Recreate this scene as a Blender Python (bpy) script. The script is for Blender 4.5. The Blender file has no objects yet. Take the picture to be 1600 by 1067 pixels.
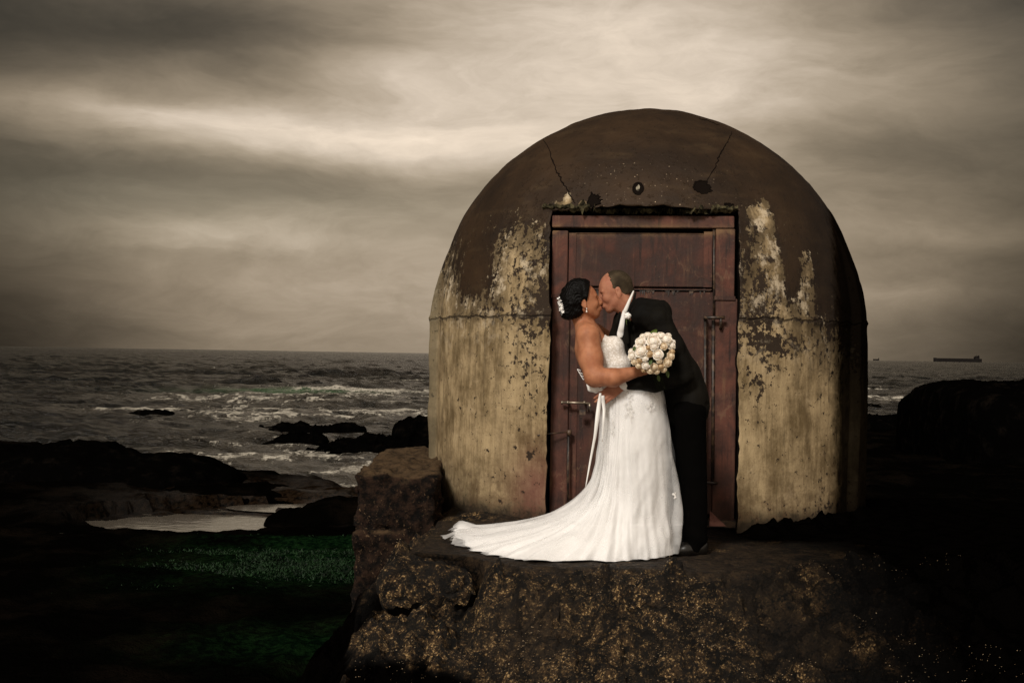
import bpy, bmesh, math, random
import numpy as np
from mathutils import Vector, Matrix
R = math.radians
rng = np.random.default_rng(7); random.seed(7)
S = bpy.context.scene
COL = S.collection
# ------------------------------------------------------------------ camera
FPX = 1931.0; PITCH = 0.0104; ROLL = 0.0161; CAMZ = 1.18
_f = Vector((0, math.cos(PITCH), math.sin(PITCH))); _u0 = Vector((0, -math.sin(PITCH), math.cos(PITCH))); _r0 = Vector((1, 0, 0))
_r = _r0*math.cos(ROLL) + _u0*math.sin(ROLL); _u = _u0*math.cos(ROLL) - _r0*math.sin(ROLL)
def P(px, py, d):
    v = _f + _r*((px-800)/FPX) - _u*((py-533.5)/FPX)
    v = v*(d/v.y)
    return Vector((v.x, v.y, v.z+CAMZ))
def G(px, py, z=0.0):          # point of the horizontal plane z seen at a pixel
    v = _f + _r*((px-800)/FPX) - _u*((py-533.5)/FPX)
    k = (z-CAMZ)/v.z
    return Vector((v.x*k, v.y*k, z))
cam = bpy.data.cameras.new('camera'); co = bpy.data.objects.new('camera', cam); COL.objects.link(co)
co.matrix_world = Matrix(((_r.x, _u.x, -_f.x, 0), (_r.y, _u.y, -_f.y, 0), (_r.z, _u.z, -_f.z, CAMZ), (0, 0, 0, 1)))
cam.sensor_width = 36; cam.lens = 36*FPX/1600; cam.clip_end = 60000; cam.clip_start = 0.05
S.camera = co
S.view_settings.view_transform = 'Standard'; S.view_settings.look = 'None'; S.view_settings.gamma = 1
S.view_settings.exposure = 0.45
# ------------------------------------------------------------------ node maths
class X:
    nt = None
    def __init__(s, k): s.k = k
    @staticmethod
    def m(op, *a):
        n = X.nt.nodes.new('ShaderNodeMath'); n.operation = op
        for i, v in enumerate(a):
            if isinstance(v, X): X.nt.links.new(v.k, n.inputs[i])
            else: n.inputs[i].default_value = v
        return X(n.outputs[0])
    def __add__(s, o): return X.m('ADD', s, o)
    __radd__ = __add__
    def __sub__(s, o): return X.m('SUBTRACT', s, o)
    def __rsub__(s, o): return X.m('SUBTRACT', o, s)
    def __mul__(s, o): return X.m('MULTIPLY', s, o)
    __rmul__ = __mul__
    def __truediv__(s, o): return X.m('DIVIDE', s, o)
    def pw(s, o): return X.m('POWER', s, o)
    def mx(s, o): return X.m('MAXIMUM', s, o)
    def mn(s, o): return X.m('MINIMUM', s, o)
    def clamp(s): return s.mx(0.0).mn(1.0)
    def ss(s, a, b):
        n = X.nt.nodes.new('ShaderNodeMapRange'); n.interpolation_type = 'SMOOTHSTEP'
        X.nt.links.new(s.k, n.inputs['Value'])
        lo, hi, t0, t1 = (a, b, 0, 1) if a < b else (b, a, 1, 0)
        n.inputs['From Min'].default_value = lo; n.inputs['From Max'].default_value = hi
        n.inputs['To Min'].default_value = t0; n.inputs['To Max'].default_value = t1
        return X(n.outputs['Result'])
def gauss(x, y, cx, cy, sx, sy):
    a = (x-cx)/sx; b = (y-cy)/sy
    return X.m('EXPONENT', (a*a+b*b)*-1.0)
def xyz(v):
    n = X.nt.nodes.new('ShaderNodeSeparateXYZ'); X.nt.links.new(v.k, n.inputs[0])
    return [X(n.outputs[i]) for i in range(3)]
def vec(a, b, c=0.0):
    n = X.nt.nodes.new('ShaderNodeCombineXYZ')
    for i, v in enumerate((a, b, c)):
        if isinstance(v, X): X.nt.links.new(v.k, n.inputs[i])
        else: n.inputs[i].default_value = v
    return X(n.outputs[0])
def coord(kind='Object'):
    return X(X.nt.nodes.new('ShaderNodeTexCoord').outputs[kind])
def noise(v, scale, detail=4, rough=.55, dist=0.0):
    n = X.nt.nodes.new('ShaderNodeTexNoise'); X.nt.links.new(v.k, n.inputs['Vector'])
    n.inputs['Scale'].default_value = scale; n.inputs['Detail'].default_value = detail
    n.inputs['Roughness'].default_value = rough; n.inputs['Distortion'].default_value = dist
    return X(n.outputs[0])
def voro(v, scale, feat='F1'):
    n = X.nt.nodes.new('ShaderNodeTexVoronoi'); n.feature = feat; X.nt.links.new(v.k, n.inputs['Vector'])
    n.inputs['Scale'].default_value = scale
    return X(n.outputs['Distance'])
def mix(f, a, b):
    n = X.nt.nodes.new('ShaderNodeMix'); n.data_type = 'RGBA'
    if isinstance(f, X): X.nt.links.new(f.k, n.inputs[0])
    else: n.inputs[0].default_value = f
    for i, v in ((6, a), (7, b)):
        if isinstance(v, X): X.nt.links.new(v.k, n.inputs[i])
        else: n.inputs[i].default_value = (*v, 1)
    return X(n.outputs[2])
def scale_c(c, f):
    n = X.nt.nodes.new('ShaderNodeVectorMath'); n.operation = 'SCALE'
    X.nt.links.new(c.k, n.inputs[0])
    if isinstance(f, X): X.nt.links.new(f.k, n.inputs['Scale'])
    else: n.inputs['Scale'].default_value = f
    return X(n.outputs[0])
def attr(name):
    n = X.nt.nodes.new('ShaderNodeAttribute'); n.attribute_name = name
    return X(n.outputs['Fac'])
def material(name, col=(.5, .5, .5), rough=.7, spec=.3, metal=0, build=None, sss=0):
    m = bpy.data.materials.new(name); m.use_nodes = True; X.nt = m.node_tree
    b = m.node_tree.nodes['Principled BSDF']
    b.inputs['Base Color'].default_value = (*col, 1); b.inputs['Roughness'].default_value = rough
    b.inputs['Specular IOR Level'].default_value = spec; b.inputs['Metallic'].default_value = metal
    if sss:
        b.inputs['Subsurface Weight'].default_value = sss; b.inputs['Subsurface Radius'].default_value = (.02, .008, .004); b.inputs['Subsurface Scale'].default_value = .5
    if build:
        r = build()
        for k, v in r.items():
            if k == 'bump':
                h, st, ds = v
                n = X.nt.nodes.new('ShaderNodeBump'); n.inputs['Strength'].default_value = st; n.inputs['Distance'].default_value = ds
                X.nt.links.new(h.k, n.inputs['Height']); X.nt.links.new(n.outputs[0], b.inputs['Normal'])
            else: X.nt.links.new(v.k, b.inputs[k])
    return m
# ------------------------------------------------------------------ world: overcast sky with banked cloud
SUN_EL, SUN_AZ = R(36), R(203)      # azimuth clockwise from +Y : behind the camera, to its left
W = bpy.data.worlds.new('World'); S.world = W; W.use_nodes = True; X.nt = W.node_tree
W.node_tree.nodes.clear()
d = coord('Generated'); dx, dy, dz = xyz(d)
az = X.m('ARCTAN2', dx, dy); el = X.m('ARCSINE', dz)
w1 = noise(vec(az*3.0, el*9.0, 1.3), 1.6, 5, .55); w2 = noise(vec(az*3.0, el*8.0, 7.7), 1.6, 5, .55)
a2 = az + (w1-.5)*.16; e2 = el + (w2-.5)*.055
def sky_blob(px, py, sx, sy): return gauss(a2, e2, (px-800)/FPX, (555-py)/FPX, sx/FPX, sy/FPX)
L = .228 - gauss(az, el, 0.0, -.01, 9.0, .03)*.03
for (px, py, sx, sy, am) in [(360, 222, 480, 34, .27), (100, 205, 260, 24, .15), (640, 200, 260, 60, .20), (960, 70, 230, 120, .22), (760, 60, 260, 90, .16),
        (1080, 190, 200, 90, .17), (700, 130, 160, 40, .10), (1180, 60, 200, 50, .10), (340, 388, 210, 20, .17), (1430, 370, 200, 20, .09), (1400, 460, 200, 16, .06), (1330, 130, 260, 60, .10), (650, 450, 340, 110, .07),
        (120, 95, 330, 56, -.13), (480, 90, 260, 46, -.12), (300, 10, 420, 30, .03), (250, 300, 420, 38, -.10), (1420, 260, 260, 60, -.06), (560, 20, 260, 40, -.05), (1350, 230, 150, 30, -.05), (900, 330, 500, 60, .0)]:
    if am: L = L + sky_blob(px, py, sx, sy)*am
streak = noise(vec(a2*6.0, e2*42.0, 3.1), 1.0, 7, .6)
puff = noise(vec(a2*7.0, e2*20.0, 5.1), 1.1, 9, .66, .4)
fine_ = noise(vec(a2*20.0, e2*60.0, 9.1), 1.0, 6, .6)
L = L*(0.52 + streak*.34 + puff*.86 + fine_*.36 - .30)
# vignette drawn into the sky as darker cloud, to both sides and low down
aw = az + (w2-.5)*.10; ew = (el-.10).mx(0.0)
side = ((aw*aw)/.215 + (ew*ew)/.13).ss(.10, 1.22)
lowb = X.m('ABSOLUTE', aw-.02).ss(.20, .43)*el.ss(.15, .0)
behind = dy.ss(.35, -.2)  # unseen sky behind the camera, brightened as added front light
L = L*(1.0 - side*.88*(1.0-behind))*(1.0-lowb*.72*(1.0-behind)) + behind*.20
sky = X.nt.nodes.new('ShaderNodeTexSky'); sky.sky_type = 'NISHITA'; sky.sun_disc = False
sky.sun_elevation = SUN_EL; sky.sun_rotation = SUN_AZ; sky.air_density = 2; sky.dust_density = 6
warm = mix(L.ss(.12, .55), (1.0, .785, .545), (1.0, .835, .665))
warm = mix(gauss(a2, e2, -.33, .115, .3, .035)*.5, warm, (.92, .82, .60))
cloud = scale_c(warm, L*10.0)
out = mix(.97, X(sky.outputs[0]), cloud)
bg = X.nt.nodes.new('ShaderNodeBackground'); bg.inputs['Strength'].default_value = .10
wo = X.nt.nodes.new('ShaderNodeOutputWorld'); X.nt.links.new(out.k, bg.inputs[0]); X.nt.links.new(bg.outputs[0], wo.inputs[0])
sl = bpy.data.lights.new('sun', 'SUN'); so = bpy.data.objects.new('sun', sl); COL.objects.link(so)
sl.energy = 2.0; sl.angle = R(11); sl.color = (1, .95, .88)
sd = Vector((math.sin(SUN_AZ)*math.cos(SUN_EL), math.cos(SUN_AZ)*math.cos(SUN_EL), math.sin(SUN_EL)))
so.rotation_euler = sd.to_track_quat('Z', 'Y').to_euler(); so.location = (-5, -3, 8)
# ------------------------------------------------------------------ numpy noise
def _h(ix, iy, iz, seed):
    n = (ix.astype(np.int64)*374761393 + iy.astype(np.int64)*668265263 + iz.astype(np.int64)*2147483647 + seed*1274126177) & 0xffffffff
    n = ((n ^ (n >> 13))*1274126177) & 0xffffffff
    n = n ^ (n >> 16)
    return (n & 0xffff)/65535.0*2-1
def vnoise(p, seed=0):
    i = np.floor(p); f = p-i; f = f*f*f*(f*(f*6-15)+10)
    ix, iy, iz = i[..., 0], i[..., 1], i[..., 2]; fx, fy, fz = f[..., 0], f[..., 1], f[..., 2]
    r = 0
    for a in (0, 1):
        wx = fx if a else 1-fx
        for b in (0, 1):
            wy = fy if b else 1-fy
            for c in (0, 1):
                wz = fz if c else 1-fz
                r = r + _h(ix+a, iy+b, iz+c, seed)*wx*wy*wz
    return r
def fbm(p, octs=5, seed=0, gain=.5):
    p = np.asarray(p, float); r = 0; a = 1.0
    for o in range(octs):
        r = r + a*vnoise(p*(2.03**o)+o*17.3, seed+o); a *= gain
    return r
def ridged(p, octs=5, seed=0, gain=.5):
    p = np.asarray(p, float); r = 0; a = 1.0
    for o in range(octs):
        r = r + a*(1-2*np.abs(vnoise(p*(2.03**o)+o*11.7, seed+o))); a *= gain
    return r
def sst(x, a, b):
    t = np.clip((x-a)/(b-a), 0, 1); return t*t*(3-2*t)
# ------------------------------------------------------------------ objects
def mesh(name, verts, faces, mat=None, parent=None, smooth=True):
    me = bpy.data.meshes.new(name)
    verts = np.asarray(verts, dtype=np.float32).reshape(-1, 3)
    if isinstance(faces, np.ndarray):
        k = faces.shape[1]
        me.vertices.add(len(verts)); me.vertices.foreach_set('co', verts.ravel())
        me.loops.add(faces.size); me.loops.foreach_set('vertex_index', faces.astype(np.int32).ravel())
        me.polygons.add(len(faces)); me.polygons.foreach_set('loop_start', np.arange(0, faces.size, k, dtype=np.int32))
        me.update(calc_edges=True); me.validate()
    else:
        me.from_pydata([tuple(map(float, v)) for v in verts], [], faces)
    if smooth: me.polygons.foreach_set('use_smooth', [True]*len(me.polygons))
    if mat:
        for m in (mat if isinstance(mat, (list, tuple)) else [mat]): me.materials.append(m)
    o = bpy.data.objects.new(name, me); COL.objects.link(o)
    if parent: o.parent = parent
    return o
def tag(o, label=None, cat=None, group=None, kind=None):
    if label: o['label'] = label
    if cat: o['category'] = cat
    if group: o['group'] = group
    if kind: o['kind'] = kind
    return o
def thing(name, label, cat, loc=(0, 0, 0), rz=0, group=None):
    o = bpy.data.objects.new(name, None); COL.objects.link(o); o.location = loc; o.rotation_euler = (0, 0, rz); o.empty_display_size = .2
    return tag(o, label, cat, group)
def keep(o, parent):           # parent an object built in world space without moving it
    o.parent = parent; M = Matrix.LocRotScale(parent.location, parent.rotation_euler, None)
    o.matrix_parent_inverse = M.inverted(); return o
def grid_faces(nu, nv, wrap=False):
    i = np.arange(nu-(0 if wrap else 1)); j = np.arange(nv-1)
    I, J = np.meshgrid(i, j, indexing='ij'); I2 = (I+1) % nu
    return np.stack([I*nv+J, I2*nv+J, I2*nv+J+1, I*nv+J+1], -1).reshape(-1, 4)
def add_attr(o, name, vals):
    a = o.data.attributes.new(name, 'FLOAT', 'POINT'); a.data.foreach_set('value', np.asarray(vals, np.float32).ravel())
def bm_obj(name, bm, mat, parent=None, smooth=False, bevel=0):
    if bevel: bmesh.ops.bevel(bm, geom=bm.edges[:], offset=bevel, segments=2, affect='EDGES')
    me = bpy.data.meshes.new(name); bm.to_mesh(me); bm.free(); me.materials.append(mat)
    if smooth: me.polygons.foreach_set('use_smooth', [True]*len(me.polygons))
    o = bpy.data.objects.new(name, me); COL.objects.link(o)
    if parent: o.parent = parent
    return o
def box(bm, x0, x1, y0, y1, z0, z1):
    r = bmesh.ops.create_cube(bm, size=1); bmesh.ops.scale(bm, verts=r['verts'], vec=(x1-x0, y1-y0, z1-z0))
    bmesh.ops.translate(bm, verts=r['verts'], vec=((x0+x1)/2, (y0+y1)/2, (z0+z1)/2)); return r['verts']
def tube(bm, pts, rads, n=10):
    pts = [Vector(p) for p in pts]; rads = rads if isinstance(rads, (list, tuple)) else [rads]*len(pts)
    rings = []; ref = None
    for i, p in enumerate(pts):
        t = (pts[min(i+1, len(pts)-1)]-pts[max(i-1, 0)]).normalized()
        if ref is None: ref = t.orthogonal().normalized()
        a = (ref - t*ref.dot(t)).normalized(); b = t.cross(a); ref = a
        rings.append([bm.verts.new(p+(a*math.cos(2*math.pi*k/n)+b*math.sin(2*math.pi*k/n))*rads[i]) for k in range(n)])
    for q, s in zip(rings, rings[1:]):
        for k in range(n): bm.faces.new((q[k], q[(k+1) % n], s[(k+1) % n], s[k]))
    bm.faces.new(rings[0][::-1]); bm.faces.new(rings[-1])
# ------------------------------------------------------------------ signed distance bodies
class SDF:
    def __init__(s, k=.02): s.pr = []; s.k = k
    def cone(s, a, b, ra, rb, k=None, sub=False): s.pr.append(('c', np.array(a, float), np.array(b, float), ra, rb, s.k if k is None else k, sub)); return s
    def ell(s, c, r, rot=None, k=None, sub=False):
        s.pr.append(('e', np.array(c, float), np.array(r, float), np.array(rot if rot is not None else np.eye(3), float), 0, s.k if k is None else k, sub)); return s
    def chain(s, pts, rads, k=None):
        for (a, b, ra, rb) in zip(pts, pts[1:], rads, rads[1:]): s.cone(a, b, ra, rb, k)
        return s
    def bounds(s):
        lo = np.full(3, 1e9); hi = -lo
        for q in s.pr:
            if q[6]: continue
            if q[0] == 'c':
                for p, r in ((q[1], q[3]), (q[2], q[4])): lo = np.minimum(lo, p-r); hi = np.maximum(hi, p+r)
            else: m = q[2].max(); lo = np.minimum(lo, q[1]-m); hi = np.maximum(hi, q[1]+m)
        return lo, hi
    def mesh(s, vox, post=None, margin=.03):
        lo, hi = s.bounds(); lo -= margin; hi += margin
        n = np.ceil((hi-lo)/vox).astype(int)+1
        ax = [lo[i]+np.arange(n[i])*vox for i in range(3)]
        D = np.full(n, .08, np.float32)
        for q in s.pr:
            if q[0] == 'c':
                m = max(q[3], q[4])+.07; a = np.minimum(q[1], q[2])-m; b = np.maximum(q[1], q[2])+m
            else:
                m = q[2].max()+.07; a = q[1]-m; b = q[1]+m
            i0 = np.clip(((a-lo)/vox).astype(int), 0, n-1); i1 = np.clip(((b-lo)/vox).astype(int)+2, 1, n)
            sl_ = tuple(slice(i0[i], i1[i]) for i in range(3))
            g = np.stack(np.meshgrid(*[ax[i][sl_[i]] for i in range(3)], indexing='ij'), -1)
            if q[0] == 'c':
                ab = q[2]-q[1]; t = np.clip(((g-q[1])@ab)/max(ab@ab, 1e-9), 0, 1)
                dd = np.linalg.norm(g-q[1]-t[..., None]*ab, axis=-1)-(q[3]+t*(q[4]-q[3]))
            else:
                l = (g-q[1])@q[3]; k0 = np.linalg.norm(l/q[2], axis=-1); k1 = np.linalg.norm(l/q[2]**2, axis=-1)
                dd = k0*(k0-1)/np.maximum(k1, 1e-6)
            cur = D[sl_]; k = max(q[5], 1e-4)
            if q[6]:
                h = np.clip(.5-.5*(dd+cur)/k, 0, 1); D[sl_] = cur*(1-h)-dd*h+k*h*(1-h)
            else:
                h = np.clip(.5+.5*(cur-dd)/k, 0, 1); D[sl_] = cur*h*0+dd*h+cur*(1-h)-k*h*(1-h)
        if post is not None:
            g = np.stack(np.meshgrid(*ax, indexing='ij'), -1); D = post(g, D)
        return surface_nets(D, lo, vox)
def surface_nets(D, lo, vox):
    n = D.shape; neg = D < 0
    c = np.zeros([n[0]-1, n[1]-1, n[2]-1], np.uint8)
    for a in (0, 1):
        for b in (0, 1):
            for e in (0, 1): c += neg[a:n[0]-1+a, b:n[1]-1+b, e:n[2]-1+e]
    act = (c > 0) & (c < 8); idx = np.full(act.shape, -1, np.int64); cells = np.argwhere(act); idx[act] = np.arange(len(cells))
    acc = np.zeros((len(cells), 3)); cnt = np.zeros(len(cells))
    cor = [(a, b, e) for a in (0, 1) for b in (0, 1) for e in (0, 1)]
    for p in cor:
        for ax_ in range(3):
            if p[ax_]: continue
            q = list(p); q[ax_] = 1
            d0 = D[cells[:, 0]+p[0], cells[:, 1]+p[1], cells[:, 2]+p[2]]; d1 = D[cells[:, 0]+q[0], cells[:, 1]+q[1], cells[:, 2]+q[2]]
            m = (d0 < 0) != (d1 < 0); t = np.where(m, d0/np.where(np.abs(d0-d1) < 1e-9, 1, d0-d1), 0)
            pos = np.tile(np.array(p, float), (len(cells), 1)); pos[:, ax_] += t
            acc[m] += pos[m]; cnt[m] += 1
    V = lo + (cells+acc/np.maximum(cnt, 1)[:, None])*vox
    F = []
    for ax_ in range(3):
        o1, o2 = [(1, 2), (2, 0), (0, 1)][ax_]
        s0 = [slice(None)]*3; s1 = [slice(None)]*3; s0[ax_] = slice(0, -1); s1[ax_] = slice(1, None)
        a = neg[tuple(s0)]; b = neg[tuple(s1)]
        for flip, m in ((False, a & ~b), (True, ~a & b)):
            e = np.argwhere(m); e = e[(e[:, o1] > 0) & (e[:, o2] > 0) & (e[:, o1] < n[o1]-1) & (e[:, o2] < n[o2]-1)]
            if not len(e): continue
            def at(u, v):
                q = e.copy(); q[:, o1] -= u; q[:, o2] -= v; return idx[q[:, 0], q[:, 1], q[:, 2]]
            f = np.stack([at(0, 0), at(1, 0), at(1, 1), at(0, 1)], -1)
            F.append(f[:, ::-1] if flip else f)
    F = np.concatenate(F); F = F[(F >= 0).all(1)]
    return V, F
def sdf_obj(name, sdf, vox, mat, parent, post=None, smooth_it=2):
    V, F = sdf.mesh(vox, post)
    for _ in range(smooth_it):      # light Laplacian relax
        acc = np.zeros_like(V); cnt = np.zeros(len(V))
        for k in range(4):
            a = F[:, k]; b = F[:, (k+1) % 4]
            np.add.at(acc, a, V[b]); np.add.at(cnt, a, 1); np.add.at(acc, b, V[a]); np.add.at(cnt, b, 1)
        V = V*.5+.5*acc/np.maximum(cnt, 1)[:, None]
    o = mesh(name, V, F, mat)
    if parent: keep(o, parent)
    return o
# ------------------------------------------------------------------ materials of the setting
def b_shore():
    v = coord(); x, y, z = xyz(v)
    n = noise(v, 1.3, 8, .62); f = noise(v, 14, 5, .6); g = attr('green')
    c = mix(n.ss(.45, .72), (.0010, .0009, .0007), (.0048, .0034, .0023))
    br = attr('brown'); c = mix((br*f.ss(.35, .6)).clamp(), c, (.019, .0115, .0065))
    gr = mix(f.ss(.4, .65), (.001, .005, .002), (.006, .020, .006))
    c = mix((g*n.ss(.3, .5)).clamp(), c, gr)
    return {'Base Color': c, 'bump': (f+noise(v, 60, 3)*.5, .9, .05), 'Specular IOR Level': (br*.35*n.ss(.4, .6)).clamp(), 'Roughness': (.95-br*f*.7).clamp()}
M_shore = material('shore rock', (.01,)*3, .95, .08, build=b_shore)
def b_ledge():
    v = coord(); x, y, z = xyz(v)
    n1 = noise(v, 2.2, 6, .6); n2 = noise(v, 25, 7, .72); n3 = noise(v, 75, 4, .7); vo = voro(v, 38)
    base = mix(n2.ss(.40, .62), (.004, .0025, .0015), (.070, .040, .017))
    base = mix((n3.ss(.52, .64)*n2.ss(.42, .56)), base, (.66, .43, .19))
    base = mix(noise(v, 9, 7, .75).ss(.53, .43)*.93, base, (.004, .003, .002))
    pale = (vo.ss(.16, .08)*n1.ss(.45, .6)*n3.ss(.45, .6))
    base = mix(pale*.8, base, (.5, .36, .22))
    ck = voro(vec(x+(n2-.5)*.25, y+(n1-.5)*.3, z), 3.6, 'DISTANCE_TO_EDGE')
    base = mix(ck.ss(.045, .012)*.9, base, (.002, .0015, .001))
    zone = (noise(v, 1.5, 5, .6, .6)*.8+noise(v, 5.5, 5, .65)*.45+x.ss(.9, -.5)*.17).ss(.72, .50)
    base = mix(zone*.86, base, (.009, .0058, .0033))
    flat = attr('top')                                     # worn smooth stone on top of the ledge
    sm = mix(n2.ss(.35, .7), (.010, .006, .0035), (.048, .030, .015))
    base = mix(flat*n1.ss(.30, .5), base, sm)
    shade_fac = attr('painted_shade')                                     # edge darkening and hollow shade, painted black into the lower and right-hand rock
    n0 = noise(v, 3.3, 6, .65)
    base = mix((shade_fac*1.15+(n0-.5)*1.5+(n2-.5)*.9+(n3-.5)*1.0).ss(.30, .50), base, (.0014, .0011, .0009))
    return {'Base Color': base, 'bump': (n2*.8+n3*.5+vo*.3-ck.ss(.07, .0)*.8, 1.0, .035), 'Roughness': .9-n3*.3, 'Specular IOR Level': (.25-shade_fac*.4).clamp()}
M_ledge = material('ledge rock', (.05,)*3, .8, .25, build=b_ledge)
def b_block():
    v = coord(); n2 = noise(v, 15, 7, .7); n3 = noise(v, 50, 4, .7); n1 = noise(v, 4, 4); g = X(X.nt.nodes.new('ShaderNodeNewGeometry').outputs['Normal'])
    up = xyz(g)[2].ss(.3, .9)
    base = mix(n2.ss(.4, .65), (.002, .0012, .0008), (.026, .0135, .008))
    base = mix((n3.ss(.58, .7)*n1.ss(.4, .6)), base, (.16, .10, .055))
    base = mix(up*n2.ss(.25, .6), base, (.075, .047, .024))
    return {'Base Color': base, 'bump': (n2*.7+n3*.5, 1.0, .025)}
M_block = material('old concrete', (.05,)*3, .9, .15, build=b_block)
def b_bould():
    v = coord(); n2 = noise(v, 13, 7, .7); n3 = noise(v, 48, 4, .7); n1 = noise(v, 3, 4)
    base = mix(n2.ss(.36, .62), (.004, .0025, .0013), (.060, .035, .015))
    base = mix((n3.ss(.5, .66)*n1.ss(.36, .6)), base, (.34, .22, .10))
    return {'Base Color': base, 'bump': (n2*.7+n3*.6, 1.0, .02)}
M_bould = material('golden rock', (.1,)*3, .75, .3, build=b_bould)
def b_black():
    v = coord(); n2 = noise(v, 3, 7, .7)
    return {'Base Color': mix(n2.ss(.5, .75), (.0010, .0009, .0008), (.0055, .0042, .0032)), 'bump': (n2, .8, .1)}
M_black = material('wetted black rock', (.004,)*3, .9, .0, build=b_black)
M_pool = material('pool water', (.11, .095, .075), .08, 1.0, build=lambda: {'bump': (noise(coord(), 6, 3), .12, .02)})
def b_sea():
    v = coord(); x, y, z = xyz(v)
    fo = attr('foam'); gr = attr('green')
    q = vec(x, y*.45, 0.0)
    a = noise(q, .9, 8, .68, 1.2); b = noise(q, 5.0, 6, .7, .8)
    big = X.m('SUBTRACT', fo, 0.0)
    m = (fo*1.15 + (a-.5)*1.9 + (b-.5)*1.3).ss(.58, .84)
    c = mix(noise(q, .25, 4).ss(.35, .65), (.003, .0028, .002), (.016, .013, .009))
    c = mix((fo*1.1*noise(q, 1.2, 5).ss(.3, .6)).clamp(), c, (.13, .112, .088))
    c = mix(gr, c, (.045, .095, .040))
    c = mix(m, c, (.52, .48, .40))
    far = y.ss(900, 40)
    h = noise(vec(x*.55, y, z), 1.6, 6, .62)*.7 + noise(vec(x, y, z), 7, 4, .6)*.16
    return {'Base Color': c, 'Roughness': (m*.6+.26).clamp(), 'bump': (h, 1.0, .9), 'Specular IOR Level': m*.0+.26}
M_sea = material('sea water', (.02,)*3, .2, .5, build=b_sea)
# ------------------------------------------------------------------ sea
SEA = -1.30
def fan(depths, pxs):
    D, Q = np.meshgrid(depths, (pxs-800)/FPX, indexing='ij')
    return Q*D, D
def nearpx(x, y, px, py, sx, sy, z=SEA):        # a soft patch of the sea round one spot (metres)
    c = G(px, py, z); return np.exp(-((x-c.x)/sx)**2-((y-c.y)/sy)**2)
dep = np.concatenate([np.geomspace(9, 140, 420), np.geomspace(140.8, 1600, 330), np.geomspace(1620, 20000, 40)]); pxs = np.arange(-1400, 3000, 9.0)
x, y = fan(dep, pxs)
amp = np.clip(.12+y*.0012, 0, .30)*np.clip(1.6-y/1400, .0, 1)
chop2 = ridged(np.stack([x*1.1, y*1.9, 0*x+5], -1), 4, 19, .6)
swell = ridged(np.stack([x*.055+3, y*.16, 0*x], -1), 4, 3, .55)*np.clip(1.3-y/500, .55, 1)+.9*sst(y, 120, 400)*ridged(np.stack([x*.02, y*.035, 0*x], -1), 3, 13, .5); chop = ridged(np.stack([x*.33, y*.7, 0*x+2], -1), 5, 9, .6)
calm = sst(y, 10, 34)*.75+.25
zz = SEA + amp*calm*(swell*.62+chop*.62+chop2*.20)
for (px, py, w, t, h) in [(430, 604, 3.0, 1.2, .42), (545, 590, 7, 2.0, .36), (240, 607, 6, 3, .16), (655, 596, 4, 2, .3)]:   # breaking swells
    c = G(px, py, SEA); zz += h*np.exp(-((x-c.x)/w)**2-((y-c.y+.3*np.sin(x*.7))/t)**2)*(1+.25*chop)
foam = np.zeros_like(x)
for (px, py, sx, sy, a) in [(600, 615, 8, 7, .75), (520, 626, 7, 6, .5), (370, 632, 7, 4, .45), (640, 600, 6, 10, .35), (200, 652, 3.2, 1.6, .7), (500, 765, 1.4, 1.5, .85), (545, 775, 1.0, 1.5, .8), (430, 725, 2.6, 2.6, .55), (540, 710, 4, 3, .5), (500, 650, 8, 8, .35),
        (600, 652, 5, 4, .6), (430, 660, 5, 4, .4), (560, 745, 1.2, 2.0, .7), (300, 690, 3, 3, .25), (1360, 613, 3, 2.2, .75), (1390, 628, 5, 3, .55), (1420, 634, 3, 1.8, .6)]:
    foam = np.maximum(foam, a*nearpx(x, y, px, py, sx, sy))
foam *= .82
foam += .22*sst(chop, .8, 1.6)+.10*np.exp(-((y-50)/30)**2)-.25*sst(-x/y, .22, .42)
grn = .85*nearpx(x, y, 430, 617, 4.2, 4.0)+.35*nearpx(x, y, 530, 619, 4, 3)
sea = mesh('sea', np.stack([x, y, zz], -1), grid_faces(*x.shape)[:, ::-1], M_sea); tag(sea, kind='structure'); add_attr(sea, 'foam', foam); add_attr(sea, 'green', grn)
# ------------------------------------------------------------------ shore
dep = np.geomspace(3, 62, 380); pxs = np.arange(-900, 2700, 6.5)
x, y = fan(dep, pxs)
side_ = sst(x-.0*y, -1.5, .4)
p3 = np.stack([x, y, 0*x], -1)
n = fbm(p3*[.45, .9, 1], 5, 5, .55); nf = ridged(p3*2.2, 4, 8, .55)
shore_y = np.interp((x/y)*FPX+800, [-900, 0, 300, 400, 490, 553, 640], [32, 29, 25, 23, 20.7, 20.0, 18])+n*.7
zl = -1.07+n*.045+nf*.022+.035*np.round(fbm(p3*[.5, 1.6, 1], 3, 77)*2)/2
zl += .22*np.exp(-((x+7.5)/3)**2-((y-18)/1.6)**2)
pool = np.exp(-((x+4.05)/1.5)**2-((y-16.45)/1.0)**2)+.9*np.exp(-((x+5.7)/.8)**2-((y-15.1)/.25)**2)+.8*np.exp(-((x+2.6)/.8)**2-((y-18.2)/.5)**2)
zl -= .22*sst(pool, .3, .6)
zl -= .12*np.exp(-((x+1.27)/.25)**2-((y-8.35)/.25)**2)
pn = pool+.22*n+.10*nf; dsk = (((x+4.1)/3.5)**2+((y-16.4)/2.3)**2 < 1)&(y > 14); zl = np.where(dsk&(pn < .34), np.maximum(zl, -1.115+.02*nf), zl); zl = np.where(dsk&(pn >= .34), np.minimum(zl, -1.15+.03*nf), zl)
zl += .05*sst(y, 14.6, 12)*sst(x, -6, -3)
zl = np.where(y > shore_y, zl-.9*sst(y-shore_y, 0, 1.6), zl)
zr = -.30-(y-8)*.024+n*.10+nf*.03; zr = zr-1.2*sst(y, 46, 55)
zr = np.where(y < 9.5, zr-.9*sst(9.5-y, 0, 1.2), zr)
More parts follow.
